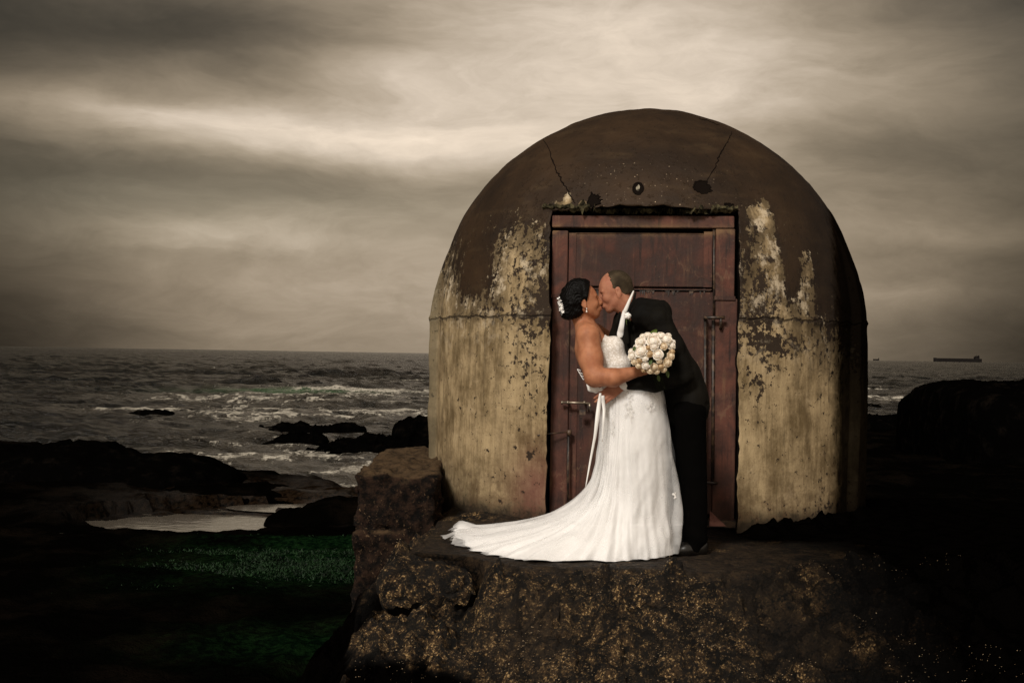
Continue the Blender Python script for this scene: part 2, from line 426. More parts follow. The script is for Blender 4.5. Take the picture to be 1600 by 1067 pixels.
back = sst(x, .4, 2.4)          # behind the hut the rock drops to the sea
zr = np.where(y > 15, zr*back+(-2.0)*(1-back), zr)
z = zl*(1-side_)+zr*side_
shore = mesh('rocky_shore', np.stack([x, y, z], -1), grid_faces(*x.shape)[:, ::-1], M_shore); tag(shore, kind='structure')
c0 = (x/y)*FPX+800
add_attr(shore, 'green', sst(x, -4.6, -1.9)*sst(y, 15.2, 14.4)*sst(y, 10.2, 13)*(1-side_)+.8*np.exp(-((x+1.4)/.9)**2-((y-9.2)/.6)**2)*(1-side_))
add_attr(shore, 'brown', sst(x, -7.0, -3)*sst(y, 15.8, 17.0)*sst(y, 22.5, 19.5)*(1-side_))
def water_sheet(name, cx, cy, rx, ry, z, label=None):
    n_ = 40; v = [(cx, cy, z)]+[(cx+rx*math.cos(2*math.pi*i/n_), cy+ry*math.sin(2*math.pi*i/n_), z) for i in range(n_)]
    o = mesh(name, v, [(0, 1+i, 1+(i+1) % n_) for i in range(n_)], M_pool); tag(o, kind='structure'); return o
water_sheet('rock_pool', -4.1, 16.4, 3.2, 2.0, -1.135)
water_sheet('rock_pool', -1.27, 8.35, .3, .3, -1.125)
water_sheet('rock_pool', -2.6, 17.9, 1.5, .55, -1.095)
water_sheet('rock_pool', 20.0, 48, 9, 4.2, -1.29)
# ------------------------------------------------------------------ ledge the couple stands on
xs = np.concatenate([np.arange(-1.35, 2.3, .0115), np.geomspace(2.3, 7.5, 130)[1:]]); ys = np.concatenate([np.arange(4.4, 7.7, .0125), np.arange(7.7, 12.0, .03)])
x, y = np.meshgrid(xs, ys, indexing='ij')
p3 = np.stack([x, y, 0*x], -1)
big = fbm(p3*1.6, 5, 21, .55); chunk = ridged(p3*3.1, 5, 31, .6); fine = fbm(p3*13, 4, 41, .6)
yf = np.interp(x, [-1.4, -.8, -.25, -.1, .3, 1.0, 1.25, 1.6, 2.4, 4, 7], [7.05, 7.03, 7.03, 6.95, 6.86, 6.84, 6.92, 7.0, 6.9, 7.1, 7.4])+big*.10+chunk*.035
xl = np.interp(y, [4.4, 5.8, 6.5, 6.9, 7.0, 7.6, 8.3, 10], [-1.2, -.90, -.82, -.80, -.66, -.60, -.50, -.4])+big*.07+chunk*.02
dist = np.maximum(yf-y, 0); dl_x = np.maximum(xl-x, 0)
slope = np.interp(x, [-1, .2, .6, 2, 4], [.62, .52, .46, .34, .26])
z = -(.045*sst(dist, 0, .10)*sst(x, 2.4, 1.4)+dist*slope)-dl_x*1.5-.10*sst(dl_x, 0, .06)
z -= .07*sst(dist, .34, .40)*sst(fbm(p3*.9, 2, 66), -.6, .2)
lf = sst(x+.03*big, -.10, -.20); z = z*(1-lf)+lf*(-.30*sst(yf-y, -.02, .06)-.30*dist-dl_x*1.5)                   # hollow under the boulder
rough_ = np.maximum(sst(dist, .0, .12), sst(dl_x, 0, .1))
pit = ridged(p3*7.5, 4, 35, .6)
z += rough_*(big*.075+chunk*.060+pit*.026+fine*.020)+(1-rough_)*(big*.012+fine*.004+chunk*.004)
step = np.floor((x*.9+y*.3+big*.5)*2)                             # blocks of masonry in the slope
z += rough_*.02*(step % 2)
rh = np.hypot(x-1.072, y-10.0); an = np.arctan2(x-1.072, -(y-10.0))+R(6); z += .075*np.exp(-((rh-1.70)/.075)**2)*(.35+.65*sst(x, .2, .9))*np.clip(.45+.45*chunk+.3*pit, 0, 1.6)*sst(np.abs(an-R(0)), R(23), R(27))
z = np.where(y > 10.5, z-.5*sst(y, 10.5, 12)-.0, z)-.9*sst(y, 10.3, 11.4)*sst(x, 4.0, 5.5)
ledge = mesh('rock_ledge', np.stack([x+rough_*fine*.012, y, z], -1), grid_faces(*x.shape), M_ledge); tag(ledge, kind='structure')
add_attr(ledge, 'top', np.maximum((1-rough_), .95*np.exp(-((x-.13)/.20)**2-((y-6.45)/.28)**2)+.6*np.exp(-((x-1.55)/.22)**2-((y-6.6)/.25)**2)))
painted_shade = np.maximum(sst(x, .7, 3.3)*1.0, np.maximum(sst(z+.06*big, -.36, -.54)*.95, lf*np.exp(-((yf-y-.10)/.11)**2)))  # painted mask: falloff to right and bottom, shade in the boulder hollow
painted_shade = np.maximum(painted_shade, sst(dl_x, .15, .35)*.85)
painted_shade = np.maximum(painted_shade, .75*sst(y, 7.3, 8.3)*sst(x, .9, 1.8))
add_attr(ledge, 'painted_shade', painted_shade)
LEDGE = (xs, ys, z)
def ledge_z(a, b):
    i = min(np.searchsorted(xs, a), len(xs)-1); j = min(np.searchsorted(ys, b), len(ys)-1); return float(z_l[i, j])
z_l = z; painted_shade_l = painted_shade; rough_l = rough_
# broken shell and stone chips lying in the hollows of the ledge
V = []; F = []
k = 0
CA = rng.uniform(-.8, 3.6, 60000); CB = rng.uniform(5.3, 7.6, 60000); CN = fbm(np.stack([CA*2.2, CB*3, 0*CA], -1), 3, 45)
for a, b, cn in zip(CA, CB, CN):
    if k > 6500: break
    i = np.searchsorted(xs, a); j = np.searchsorted(ys, b)
    if i >= len(xs) or j >= len(ys) or rough_l[i, j] < .4 or rng.random() < painted_shade_l[i, j]*.7 or cn < (.15 if painted_shade_l[i, j] > .25 else -.15): 
        k += .25; continue
    k += 1
    s = rng.uniform(.0016, .0044)*(1 if painted_shade_l[i, j] < .3 else .75)*(1 if rng.random() > .015 else 1.7); c = Vector((a, b, z_l[i, j]+s*.3)); m = Matrix.Rotation(rng.uniform(0, 6.3), 3, 'Z') @ Matrix.Rotation(rng.uniform(-.7, .7), 3, 'X')
    b0 = len(V)
    for q in ((-1, -.6, 0), (.2, -1, .1), (1, -.1, 0), (.5, .9, .1), (-.7, .7, 0), (0, 0, .55), (0, 0, -.5)):
        V.append(tuple(c+m @ (Vector(q)*s*rng.uniform(.75, 1.2))))
    for t in range(5): F.append((b0+t, b0+(t+1) % 5, b0+5)); F.append((b0+(t+1) % 5, b0+t, b0+6))
M_chip = material('shell chips', (.42, .31, .19), .6, .4, build=lambda: {'Base Color': mix(noise(coord(), 9, 2).ss(.4, .6), (.10, .06, .028), (.34, .25, .15))})
chips = mesh('shell_chips', V, F, M_chip, smooth=False); tag(chips, 'scattered broken shell and stone chips lying over the rough ledge below the couple', 'gravel', kind='stuff')
# low green algae over the shelf to the left
V = []; F = []
WA = rng.uniform(-4.6, -1.2, 60000); WB = rng.uniform(10.2, 15.0, 60000); WN = .15+1.1*sst(fbm(np.stack([WA*1.1, WB*1.8, 0*WA], -1), 3, 44), -.5, .5)
for a, b, wn in zip(WA, WB, WN):
    dens = (sst(np.array(a), -4.6, -1.9)*sst(np.array(b), 10.4, 13.2))**1.3
    if rng.random() > dens*wn: continue
    s = rng.uniform(.006, .034)*rng.uniform(.5, 1); th = rng.uniform(0, 6.28); c = np.array([a, b, -1.07+.05*float(sst(np.array(b), 14.6, 12)*sst(np.array(a), -6, -3))+rng.uniform(-.01, .02)])
    dv = np.array([math.cos(th), math.sin(th), 0])*s*.35; tip = np.array([rng.normal(0, .6)*s, rng.normal(0, .6)*s, s*rng.uniform(.5, 1.1)])
    b0 = len(V); V += [c-dv, c+dv, c+tip+dv*.3, c+tip-dv*.3]; F.append((b0, b0+1, b0+2, b0+3))
M_weed = material('green algae', (.02, .09, .02), .7, .2, build=lambda: {'Base Color': mix(noise(coord(), 7, 6, .7).ss(.38, .62), (.0018, .0055, .0022), (.012, .036, .011))})
weedo = mesh('seaweed', V, F, M_weed, smooth=False); tag(weedo, 'low bright green seaweed covering the flat shelf beside the concrete block', 'seaweed', kind='stuff')
# ------------------------------------------------------------------ rocks with a skyline of their own
def rock(name, prof, base_py, d0, thick, label, mat=M_black, amp=.12, seed=1, zb=None, group=None, cat='rock', nz=60, lean=.5):
    zb = G(prof[0][0], base_py, SEA).z if zb is None else zb
    pts = [P(px, py, d0) for px, py in prof]; X0, X1 = pts[0].x, pts[-1].x; n_ = 150
    u = np.linspace(X0, X1, n_); top = np.interp(u, [p.x for p in pts], [p.z for p in pts])
    f = (u-X0)/(X1-X0); v = np.linspace(0, math.pi, nz)
    U, Vv = np.meshgrid(u, v, indexing='ij'); T = np.repeat(top[:, None], nz, 1); Fr = np.repeat(f[:, None], nz, 1)
    edge = np.clip(1-np.abs(2*Fr-1)**10, 0, 1)**.5
    prof_ = np.clip(np.sin(Vv), 0, 1)**lean*np.clip(1-np.abs(2*Fr-1)**40, 0, 1)**.5
    q = np.stack([U*1.1, np.cos(Vv)*thick, 0*U+seed], -1)
    nn = ridged(q, 5, seed, .55)
    jag = ridged(np.stack([U*3.2, 0*U+seed, 0*U], -1), 4, seed+5, .6)
    Z = zb-.15+(T-zb+.15)*prof_+amp*nn*prof_*.5+amp*.35*jag*prof_
    Y = d0-np.cos(Vv)*thick*(.04+.96*edge)+amp*.8*fbm(q*2, 4, seed+3)
    o = mesh(name, np.stack([U, Y, Z], -1), grid_faces(n_, nz)[:, ::-1], mat); return tag(o, label, cat, {'sea_rock': 'black rocks standing in the surf', 'shore_rock': 'low dark rocks along the shore'}.get(name, group))
rock('shore_rock', [(-420, 690), (-100, 702), (0, 702), (80, 696), (150, 692), (172, 700), (230, 713), (300, 722), (372, 736), (386, 752)], 0, 20.5, 1.5, 'long black rock mound at the far left in front of the surf', zb=-1.15, seed=3, amp=.10)
rock('shore_rock', [(240, 762), (330, 757), (400, 760), (450, 770), (494, 781)], 0, 19.4, 1.0, 'low brown weathered shelf running down to the surf beside the black mound', M_shore, zb=-1.15, seed=4, amp=.06)
rock('shore_rock', [(419, 806), (432, 800), (462, 802), (480, 792), (520, 783), (600, 778), (640, 780)], 0, 17.0, .9, 'low flat topped rock at the end of the tide pool against the concrete block', M_shore, zb=-1.2, seed=6, amp=.05, lean=.3)
rock('sea_rock', [(380, 681), (400, 673), (445, 667), (490, 666), (540, 665), (565, 670), (575, 679)], 684, 35.5, 1.2, 'flat black rock awash in the surf, the longest one out from the hut', zb=SEA, seed=7, amp=.14)
rock('sea_rock', [(412, 698), (440, 690), (470, 680), (500, 685), (516, 698)], 700, 32.0, .9, 'small jagged black rock in the surf just nearer than the long flat one', zb=SEA, seed=8, amp=.16)
rock('sea_rock', [(444, 722), (470, 714), (510, 703), (560, 690), (590, 685), (640, 684), (690, 690)], 735, 29.5, 1.7, 'broad black rock running down into the surf beyond the concrete block', zb=SEA, seed=9, amp=.16)
rock('sea_rock', [(612, 690), (617, 662), (630, 656), (640, 650), (647, 652), (655, 649), (668, 650), (760, 655)], 700, 31.5, 1.3, 'tall black rock against the wall of the hut above the surf', zb=SEA, seed=10, amp=.10)
rock('sea_rock', [(178, 653), (205, 646), (240, 643), (270, 648), (282, 657)], 657, 43.0, .8, 'black rock in the open sea with white foam at its tip', zb=SEA, seed=12, amp=.12)
rock('sea_rock', [(276, 648), (290, 639), (310, 640), (334, 649)], 652, 46.0, .6, 'smallest black rock in the open sea, just beyond the one with foam', zb=SEA, seed=13, amp=.10)
rock('headland_rock', [(1438, 640), (1447, 622), (1456, 610), (1475, 606), (1500, 602), (1545, 603), (1600, 602), (1700, 598), (1900, 605)], 700, 24, 3.0, 'high black headland rock at the far right under the cargo ship', zb=-1.0, seed=14, amp=.10, lean=.25)
rock('reef_rock', [(1335, 628), (1360, 634), (1390, 635), (1420, 633), (1450, 628), (1480, 620)], 640, 60, 1.5, 'thin black reef line in the sea between hut and headland', zb=SEA, seed=15, amp=.14)
rock('shore_rock', [(1320, 655), (1350, 652), (1380, 655), (1410, 656), (1450, 650), (1520, 640), (1650, 650)], 690, 40, 3.0, 'low black shoreline rock behind the still strip of water beside the hut', zb=-1.2, seed=16, amp=.16)
# boulder at the corner of the ledge
s = SDF(.05); b0 = Vector((-.46, 7.38, -.13))
s.cone((-.62, 7.14, -.15), (-.32, 7.10, -.16), .150, .14).cone((-.62, 7.14, -.15), (-.50, 7.9, -.10), .14, .11).cone((-.32, 7.10, -.16), (-.26, 7.85, -.12), .14, .11).cone((-.46, 7.2, -.15), (-.40, 7.9, -.13), .17, .15).ell((-.45, 7.30, -.15), (.30, .33, .17))
def bp(g, D): 
    q = np.maximum(D, g[..., 2]-(.012+.05*(g[..., 1]-7.3)*0)+.12*np.clip(7.15-g[..., 1], 0, 1)); return q+.024*fbm(g*5, 3, 51)+.012*ridged(g*13, 4, 52)
bo = sdf_obj('boulder', s, .012, M_ledge, None, bp, 1); bo.location.z = -.02; tag(bo, 'rounded golden brown boulder at the corner of the ledge by the train of the dress', 'rock')
# concrete block
def rough_box(name, x0, x1, y0, y1, z0, z1, mat, seed, amp=.02, vox=.028, parent=None, r=.03):
    c = np.array([(x0+x1)/2, (y0+y1)/2, (z0+z1)/2]); h = np.array([x1-x0, y1-y0, z1-z0])/2-r
    lo = c-h-.15; hi = c+h+.15; n_ = np.ceil((hi-lo)/vox).astype(int)
    g = np.stack(np.meshgrid(*[lo[i]+np.arange(n_[i])*vox for i in range(3)], indexing='ij'), -1)
    q = np.abs(g-c)-h; D = np.linalg.norm(np.maximum(q, 0), axis=-1)+np.minimum(q.max(-1), 0)-r
    D = D+amp*fbm(g*4, 4, seed)+amp*.8*ridged(g*9, 3, seed+2)
    Vv, Ff = surface_nets(D, lo, vox); return mesh(name, Vv, Ff, mat, parent)
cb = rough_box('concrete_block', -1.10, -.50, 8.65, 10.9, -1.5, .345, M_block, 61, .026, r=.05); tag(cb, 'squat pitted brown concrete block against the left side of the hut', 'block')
# ------------------------------------------------------------------ the domed concrete hut
HX, HY, HR = 1.072, 10.0, R(-6)
hut = thing('concrete_hut', 'weathered domed concrete hut with a rusty steel door and peeling cream walls', 'hut', (HX, HY, 0), HR)
Mh = Matrix.LocRotScale(hut.location, hut.rotation_euler, None); Mi = Mh.inverted()
def HP(px, py, d=8.62): return Mi @ P(px, py, d)          # into the hut's own axes
Z0, RF, RB, HT = 1.46, 1.665, 1.735, 1.70
_t = [0, .1, .25, .47, .57, .70, .79, .86, .93, .97, .99, 1.0]; _rr = [1, .993, .955, .858, .795, .693, .59, .48, .34, .22, .125, 0]
def radius(theta, z):
    st = sst(theta, R(65.5), R(66.5)) + sst(-theta, R(78.5), R(79.5))
    if z <= Z0: return RF+(RB-RF)*st
    t = (z-Z0)/HT; st = np.maximum(st, 1-(1-st)*(1-float(sst(np.array(t), .02, .5))))
    t = min(t, 1.0); return math.sqrt(max(0, 1-t*t))*(1-.03*float(sst(np.array(t), 0, .4))-.06*t**4)*(RF+(RB-RF)*st)
th = np.concatenate([np.linspace(-math.pi, R(-80), 40)[:-1], np.linspace(R(-80), R(-78), 6)[:-1], np.linspace(R(-78), R(65), 210)[:-1], np.linspace(R(65), R(67), 6)[:-1], np.linspace(R(67), math.pi, 50)[:-1]])
zs = np.concatenate([np.linspace(-.25, Z0, 70), Z0+HT*np.sin(np.linspace(0, math.pi/2, 100))[1:-1]])
VV = np.zeros((len(th), len(zs), 3))
for j, z_ in enumerate(zs):
    rr = radius(th, z_); VV[:, j, 0] = rr*np.sin(th); VV[:, j, 1] = -rr*np.cos(th); VV[:, j, 2] = z_
nrm = VV.copy(); nrm[..., 2] = np.maximum(nrm[..., 2]-Z0, 0); nrm /= np.linalg.norm(nrm, axis=-1, keepdims=True)
disp = .010*fbm(VV*1.2, 4, 71)+.004*fbm(VV*7, 4, 72)
disp += .012*np.exp(-((VV[..., 2]-Z0-.012*np.sin(VV[..., 0]*9))/.02)**2)*(VV[..., 2] < Z0+.02)     # slight lip where the dome meets the drum
base_in = .0
VV += nrm*(disp-base_in)[..., None]
nt, nz = VV.shape[:2]
Fc = [tuple(q) for q in grid_faces(nt, nz, True)]
verts = list(VV.reshape(-1, 3)); top = len(verts); verts.append((0, 0, Z0+HT)); bot = len(verts); verts.append((0, 0, -.25))
for i in range(nt):
    i2 = (i+1) % nt; Fc.append((i*nz+nz-1, i2*nz+nz-1, top)); Fc.append((i2*nz, i*nz, bot))
def lp(px, py):
    q = HP(px, py); return q.x, q.z
def facing(z_lo, z_hi):
    return
def pxm(x, z, px, py, sx, sy):
    cx, cz = lp(px, py); return gauss(x, z, cx, cz, sx/224, sy/224)
def b_shell():
    v = coord(); x, y, z = xyz(v)
    front = y.ss(.2, -.3)
    wob = noise(v, 3.0, 4)
    st1 = noise(vec(x*9, y*9, z*1.1), 1.0, 7, .65); st2 = noise(vec(x*20, y*20, z*3.0), 1.0, 8, .72)
    chip = noise(v, 13, 7, .72, .5); chf = noise(v, 48, 5, .7); vo = voro(v, 8)
    # how far down the brown coat still hangs, by place
    lean = x.ss(-.4, -1.5)*.08 + x.ss(.9, 1.5)*(-.62)
    h = z - 1.84 - lean
    for (px, py, sx, sy, a) in [(1195, 400, 15, 75, -.75), (1186, 332, 18, 18, -.6), (1264, 425, 16, 50, -.45), (1170, 360, 8, 30, -.35), (1240, 430, 22, 50, .42), (1300, 440, 20, 60, .25), (1165, 400, 14, 60, .15),
                                (745, 430, 26, 55, .42), (720, 400, 20, 60, .3), (700, 440, 26, 50, .22), (800, 400, 26, 55, -.38), (835, 360, 14, 30, -.2), (770, 470, 20, 12, .25), (885, 308, 7, 16, -.9), (910, 318, 8, 7, -.9), (868, 316, 14, 6, -.5), (760, 350, 20, 15, -.12)]:
        h = h + pxm(x, z, px, py, sx, sy)*a
    b = (h*1.0 + (st1-.5)*1.0 + (st2-.5)*1.05 + (chip-.5)*.9 + (chf-.5)*.7 + (noise(v, 26, 5, .7)-.5)*.7).ss(-.02, .04)
    # cream lime wash with runs, board lines, grime
    cream = mix((st2*.35+noise(v, 2.6, 7, .7)*.65).ss(.38, .60), (.120, .082, .038), (.40, .300, .168))
    cream = mix((st1*.6+noise(v, 3.5, 7, .75)*.4).ss(.48, .66)*.60, cream, (.115, .080, .042))
    cream = mix((h+(st1-.5)*1.2+(noise(v, 6, 6, .7)-.5)*1.1).ss(-.60, -.08)*.80, cream, (.060, .042, .022))
    cream = mix(noise(vec(x*70, y*70, z*4), 1.0, 4, .7).ss(.56, .74)*.38, cream, (.10, .068, .032))
    cream = mix(noise(v, 90, 3, .7).ss(.55, .72)*.4, cream, (.14, .10, .05))
    cream = mix(noise(vec(x*1.5, y*1.5, z*9), 1.0, 6, .7).ss(.56, .66)*.35, cream, (.17, .12, .06))
    cream = mix((noise(v, 5, 6, .7).ss(.55, .72))*.55, cream, (.46, .355, .215))
    cream = mix(noise(vec(x*22, y*22, z*.9), 1.0, 6, .7).ss(.57, .69)*.5, cream, (.060, .044, .024))
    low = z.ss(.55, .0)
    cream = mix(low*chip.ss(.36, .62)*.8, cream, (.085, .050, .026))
    cream = mix(pxm(x, z, 838, 765, 40, 60)*.75, cream, (.15, .055, .045))
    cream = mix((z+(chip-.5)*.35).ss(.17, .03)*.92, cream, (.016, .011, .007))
    # chipped places down to black concrete: dense beside the door and at the spring line
    near = gauss(x, z, -.80, 1.55, .20, .62)*.75 + gauss(x, z, .78, 1.45, .18, .5)*.85 + gauss(x, z, .95, 1.25, .22, .07)*.8 + gauss(x, z, 0.0, Z0-.01, 2.6, .030)*.55 + gauss(x, z, 1.32, 1.3, .22, .4)*.3 + gauss(x, z, -.8, .9, .5, .5)*.12
    for (px, py, sx, sy, a) in [(762, 481, 18, 5, 1.0), (852, 470, 10, 30, 1.1), (826, 713, 6, 7, 1.5), (1205, 535, 30, 9, .7), (1180, 600, 20, 10, .5), (1280, 630, 5, 9, .7), (1152, 400, 7, 90, 1.2), (1240, 465, 28, 9, .7), (1185, 470, 9, 40, .5), (1300, 800, 60, 12, .6), (1290, 720, 14, 90, .35)]:
        near = near + pxm(x, z, px, py, sx, sy)*a
    ch3 = noise(v, 26, 5, .7, .3)
    c2 = (near*.30 + (chip-.5)*1.05 + (chf-.5)*.8 + (ch3-.5)*1.15 + z.ss(.9, 1.9)*.05).ss(.25, .30)
    cream = mix(c2*front, cream, (.030, .020, .013))
    line = gauss(x, z, 0.0, Z0-.015, 9.0, .007)+0.0
    wl = X.m('ABSOLUTE', z-(Z0-.012)-(noise(vec(x*6, y*6, 0.0), 1.0, 5)-.5)*.09).ss(.013, .003)
    cream = mix(((noise(v, 7, 7, .72)+st2*.3).ss(.66, .80)*z.ss(1.0, 1.7)*.8).clamp(), cream, (.54, .45, .32))
    cream = mix(wl*.65, cream, (.02, .014, .01))
    side = (x+(chip-.5)*.12+(st2-.5)*.15).ss(1.30, 1.44)                                # right-hand rib near black, its shade painted in
    # brown bitumen coat of the dome, paler where worn on the crown
    brown = mix(noise(v, 2.0, 6, .6).ss(.3, .7), (.016, .0085, .0038), (.036, .0195, .0085))
    brown = mix(noise(vec(x*3, y*3, z*10), 1.0, 5, .6).ss(.5, .75)*.4, brown, (.062, .038, .018))
    brown = mix(((st2-.42)*h.ss(.5, .0)).ss(.0, .2)*.6, brown, (.012, .008, .005))
    spk = (noise(v, 62, 2, .5).ss(.70, .735))*(gauss(x, z, -.05, 2.45, .42, .10)+gauss(x, z, .1, 2.24, .55, .05)).clamp()
    brown = mix(x.ss(.7, 1.5)*.75, brown, (.010, .006, .004))  # coat darkened towards the right, shade painted into the colour
    brown = mix(spk, brown, (.55, .42, .28))
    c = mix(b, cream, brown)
    rib = (x.ss(-1.625, -1.66)*z.ss(1.95, 1.8)).clamp()
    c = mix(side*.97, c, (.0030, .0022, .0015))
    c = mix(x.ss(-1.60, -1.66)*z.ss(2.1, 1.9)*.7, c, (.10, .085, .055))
    bh = (b*.35 + (1.0-c2)*.35 + chip*.3 + chf*.16 + st2*.22 - wl*.6)
    return {'Base Color': c, 'bump': (bh, .75, .02), 'Roughness': (.9-b*.30+chip*.1).clamp(), 'Specular IOR Level': (.22-side*.3).clamp()}
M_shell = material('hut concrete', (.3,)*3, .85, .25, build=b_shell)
M_dark = material('dark recess', (.006, .004, .003), .95, .05)
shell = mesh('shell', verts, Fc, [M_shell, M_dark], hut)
# the door opening, ragged at its edges
x0, _ = lp(857.5, 600); x1, _ = lp(1149.5, 600); _, zt = lp(1000, 327)
pts = []
def rag(a, b, n_, k):
    for i in range(n_):
        t = i/n_; q = np.array(a)*(1-t)+np.array(b)*t; w = rng.normal(0, .0045)+.012*float(fbm(np.array([[i*.16+k*9, k, 0]]), 3, 5)[0]); pts.append((q[0]+(w if a[0] == b[0] else 0), q[1]+(w if a[1] == b[1] else 0)))
rag((x0, -.05), (x0, zt), 44, 1); rag((x0, zt), (x1, zt), 30, 2); rag((x1, zt), (x1, -.05), 44, 3)
pts.append((x1, -.05))
bm = bmesh.new()
fr = [bm.verts.new((a, -2.2, b)) for a, b in pts]; bk = [bm.verts.new((a, -1.24, b)) for a, b in pts]
bm.faces.new(fr); bm.faces.new(bk[::-1])
for i in range(len(pts)): bm.faces.new((fr[i], bk[i], bk[(i+1) % len(pts)], fr[(i+1) % len(pts)]))
bmesh.ops.recalc_face_normals(bm, faces=bm.faces[:])
cut = bm_obj('door_cut', bm, M_dark, hut)
md = shell.modifiers.new('b', 'BOOLEAN'); md.operation = 'DIFFERENCE'; md.object = cut; md.solver = 'EXACT'
bpy.context.view_layer.update()
dg = bpy.context.evaluated_depsgraph_get(); nm = bpy.data.meshes.new_from_object(shell.evaluated_get(dg)); shell.modifiers.clear(); shell.data = nm
bpy.data.objects.remove(cut)
print('shell', len(nm.vertices), [m.name for m in nm.materials])
# smooth the shell but not the reveal
for p in nm.polygons: p.use_smooth = p.material_index == 0
from mathutils.bvhtree import BVHTree
bvh = BVHTree.FromPolygons([v.co for v in nm.vertices], [tuple(p.vertices) for p in nm.polygons])
def onhut(px, py, off=.002):
    o = Mi @ Vector((0, 0, CAMZ)); t = HP(px, py, 9) - o; h = bvh.ray_cast(o, t.normalized())
    return (h[0]+h[1]*off, h[1]) if h[0] else (HP(px, py), Vector((0, -1, 0)))
def crack(pxs_, w=.010):
    P_ = []
    for (a, b) in zip(pxs_, pxs_[1:]):
        for i in range(7):
            t = i/7; P_.append((a[0]*(1-t)+b[0]*t+rng.normal(0, .9), a[1]*(1-t)+b[1]*t+rng.normal(0, .5)))
    P_.append(pxs_[-1]); bm = bmesh.new(); row = []
    for i, q in enumerate(P_):
        ww = w*(.35+.65*math.sin(math.pi*min(1, (i+1)/(len(P_)+1))))*rng.uniform(.6, 1.3)
        c, n_ = onhut(*q, .0015); t = (onhut(*P_[min(i+1, len(P_)-1)])[0]-onhut(*P_[max(i-1, 0)])[0]).normalized(); s_ = t.cross(n_).normalized()*ww/2
        row.append([bm.verts.new(c-s_), bm.verts.new(c+n_*.002), bm.verts.new(c+s_), bm.verts.new(c-n_*.012)])
    for a, b in zip(row, row[1:]):
        for k_ in range(4): bm.faces.new((a[k_], a[(k_+1) % 4], b[(k_+1) % 4], b[k_]))
    return bm_obj('crack', bm, M_dark, hut)
crack([(849, 219), (860, 238), (866, 262), (876, 280), (889, 303), (899, 318)], .011)
crack([(1143, 206), (1137, 222), (1124, 242), (1117, 262), (1104, 284)], .009)
crack([(1094, 186), (1106, 189), (1124, 196)], .014)
# drilled holes above the door
M_pale = material('pale plug', (.20, .18, .13), .9, .1, build=lambda: {'Base Color': mix(noise(coord(), 30, 4).ss(.4, .6), (.03, .025, .018), (.30, .27, .2))})
def hole(px, py, rx, rz, plug=False, jag=.0, seed=0):
    c, n_ = onhut(px, py, 0); q = n_.to_track_quat('Z', 'Y'); bm = bmesh.new(); r_ = np.random.default_rng(seed); N = 28
    rr = [1+jag*r_.normal() for _ in range(N)]
    def ring(f, z_): return [bm.verts.new(c+q @ Vector((rx*f*rr[i]*math.cos(2*math.pi*i/N), rz*f*rr[i]*math.sin(2*math.pi*i/N), z_))) for i in range(N)]
    rs = [ring(1.16, -.02), ring(1.12, .006), ring(1.0, .007), ring(.9, .0025)]
    for a, b in zip(rs, rs[1:]):
        for i in range(N): bm.faces.new((a[i], a[(i+1) % N], b[(i+1) % N], b[i]))
    bm.faces.new(rs[-1])
    o = bm_obj('vent_hole', bm, M_dark, hut)
    if plug:
        b2 = bmesh.new(); vs = [b2.verts.new(c+q @ Vector((rx*.42*r_.uniform(.6, 1.2)*math.cos(a), rz*.55*r_.uniform(.6, 1.2)*math.sin(a), .007))) for a in np.linspace(0, 6.2, 14)]
        b2.faces.new(vs); bm_obj('plug', b2, M_pale, o)
hole(997, 295, .036, .050, True, .03, 1); hole(1097, 293, .060, .052, False, .10, 2); hole(928, 313, .045, .05, False, .16, 3)
hole(1139, 322, .030, .022, False, .2, 4)
# ragged weed and mortar lip over the lintel
bm = bmesh.new(); row = []
for i in range(80):
    px = 850+300*i/79; c, n_ = onhut(px, 325+2*(px-850)/300+rng.normal(0, .9), 0); h_ = .010+.012*abs(rng.normal()); dpt = .012+.02*rng.random()
    row.append([bm.verts.new(c+n_*-.02+Vector((0, 0, h_))), bm.verts.new(c+n_*dpt+Vector((0, 0, h_*.6))), bm.verts.new(c+n_*dpt+Vector((0, 0, -h_*.5))), bm.verts.new(c-n_*.02+Vector((0, 0, -h_*.7)))])
for a, b in zip(row, row[1:]):
    for k_ in range(4): bm.faces.new((a[k_], b[k_], b[(k_+1) % 4], a[(k_+1) % 4]))
M_lip = material('mossy mortar', (.05,)*3, .95, .1, build=lambda: {'Base Color': mix(noise(coord(), 22, 5, .7).ss(.4, .65), (.008, .007, .004), (.10, .085, .045))})
bm_obj('lintel', bm, M_lip, hut)
# ---- the steel door
def b_rust(dark=1.0):
    def f():
        v = coord(); x, y, z = xyz(v)
        st = noise(vec(x*26, y*4, z*2.2), 1.0, 6, .65); n = noise(v, 5, 7, .65, .6); f_ = noise(v, 40, 4, .65)
        c = mix(n.ss(.32, .68), (.033*dark, .0118*dark, .0074*dark), (.088*dark, .030*dark, .0185*dark))
        c = mix(st.ss(.55, .75)*.7, c, (.13*dark, .066*dark, .034*dark))
        c = mix(st.ss(.48, .30)*.85, c, (.014, .006, .004))
        c = mix(noise(v, 2.2, 6, .7).ss(.44, .62)*.7, c, (.020, .009, .006))
        c = mix(f_.ss(.62, .72)*.35, c, (.19, .11, .06))
        c = mix(gauss(x, z, 0.0, 2.06, 3.0, .035)*n.ss(.35, .6)*.6, c, (.25, .16, .07))
        tide = X.m('ABSOLUTE', voro(vec(x*1.6+(n-.5)*.8, z*1.9+(st-.5)*.5, 0.0), 1.3)-.42).ss(.030, .004)*n.ss(.42, .6)
        c = mix(tide*.30, c, (.20, .12, .07))
        return {'Base Color': c, 'bump': (n*.6+f_*.3+st*.3, .5, .012), 'Roughness': (.45+n*.5).clamp()}
    return f
M_rust = material('rusted red steel', (.08, .03, .02), .7, .35, build=b_rust(1.25))
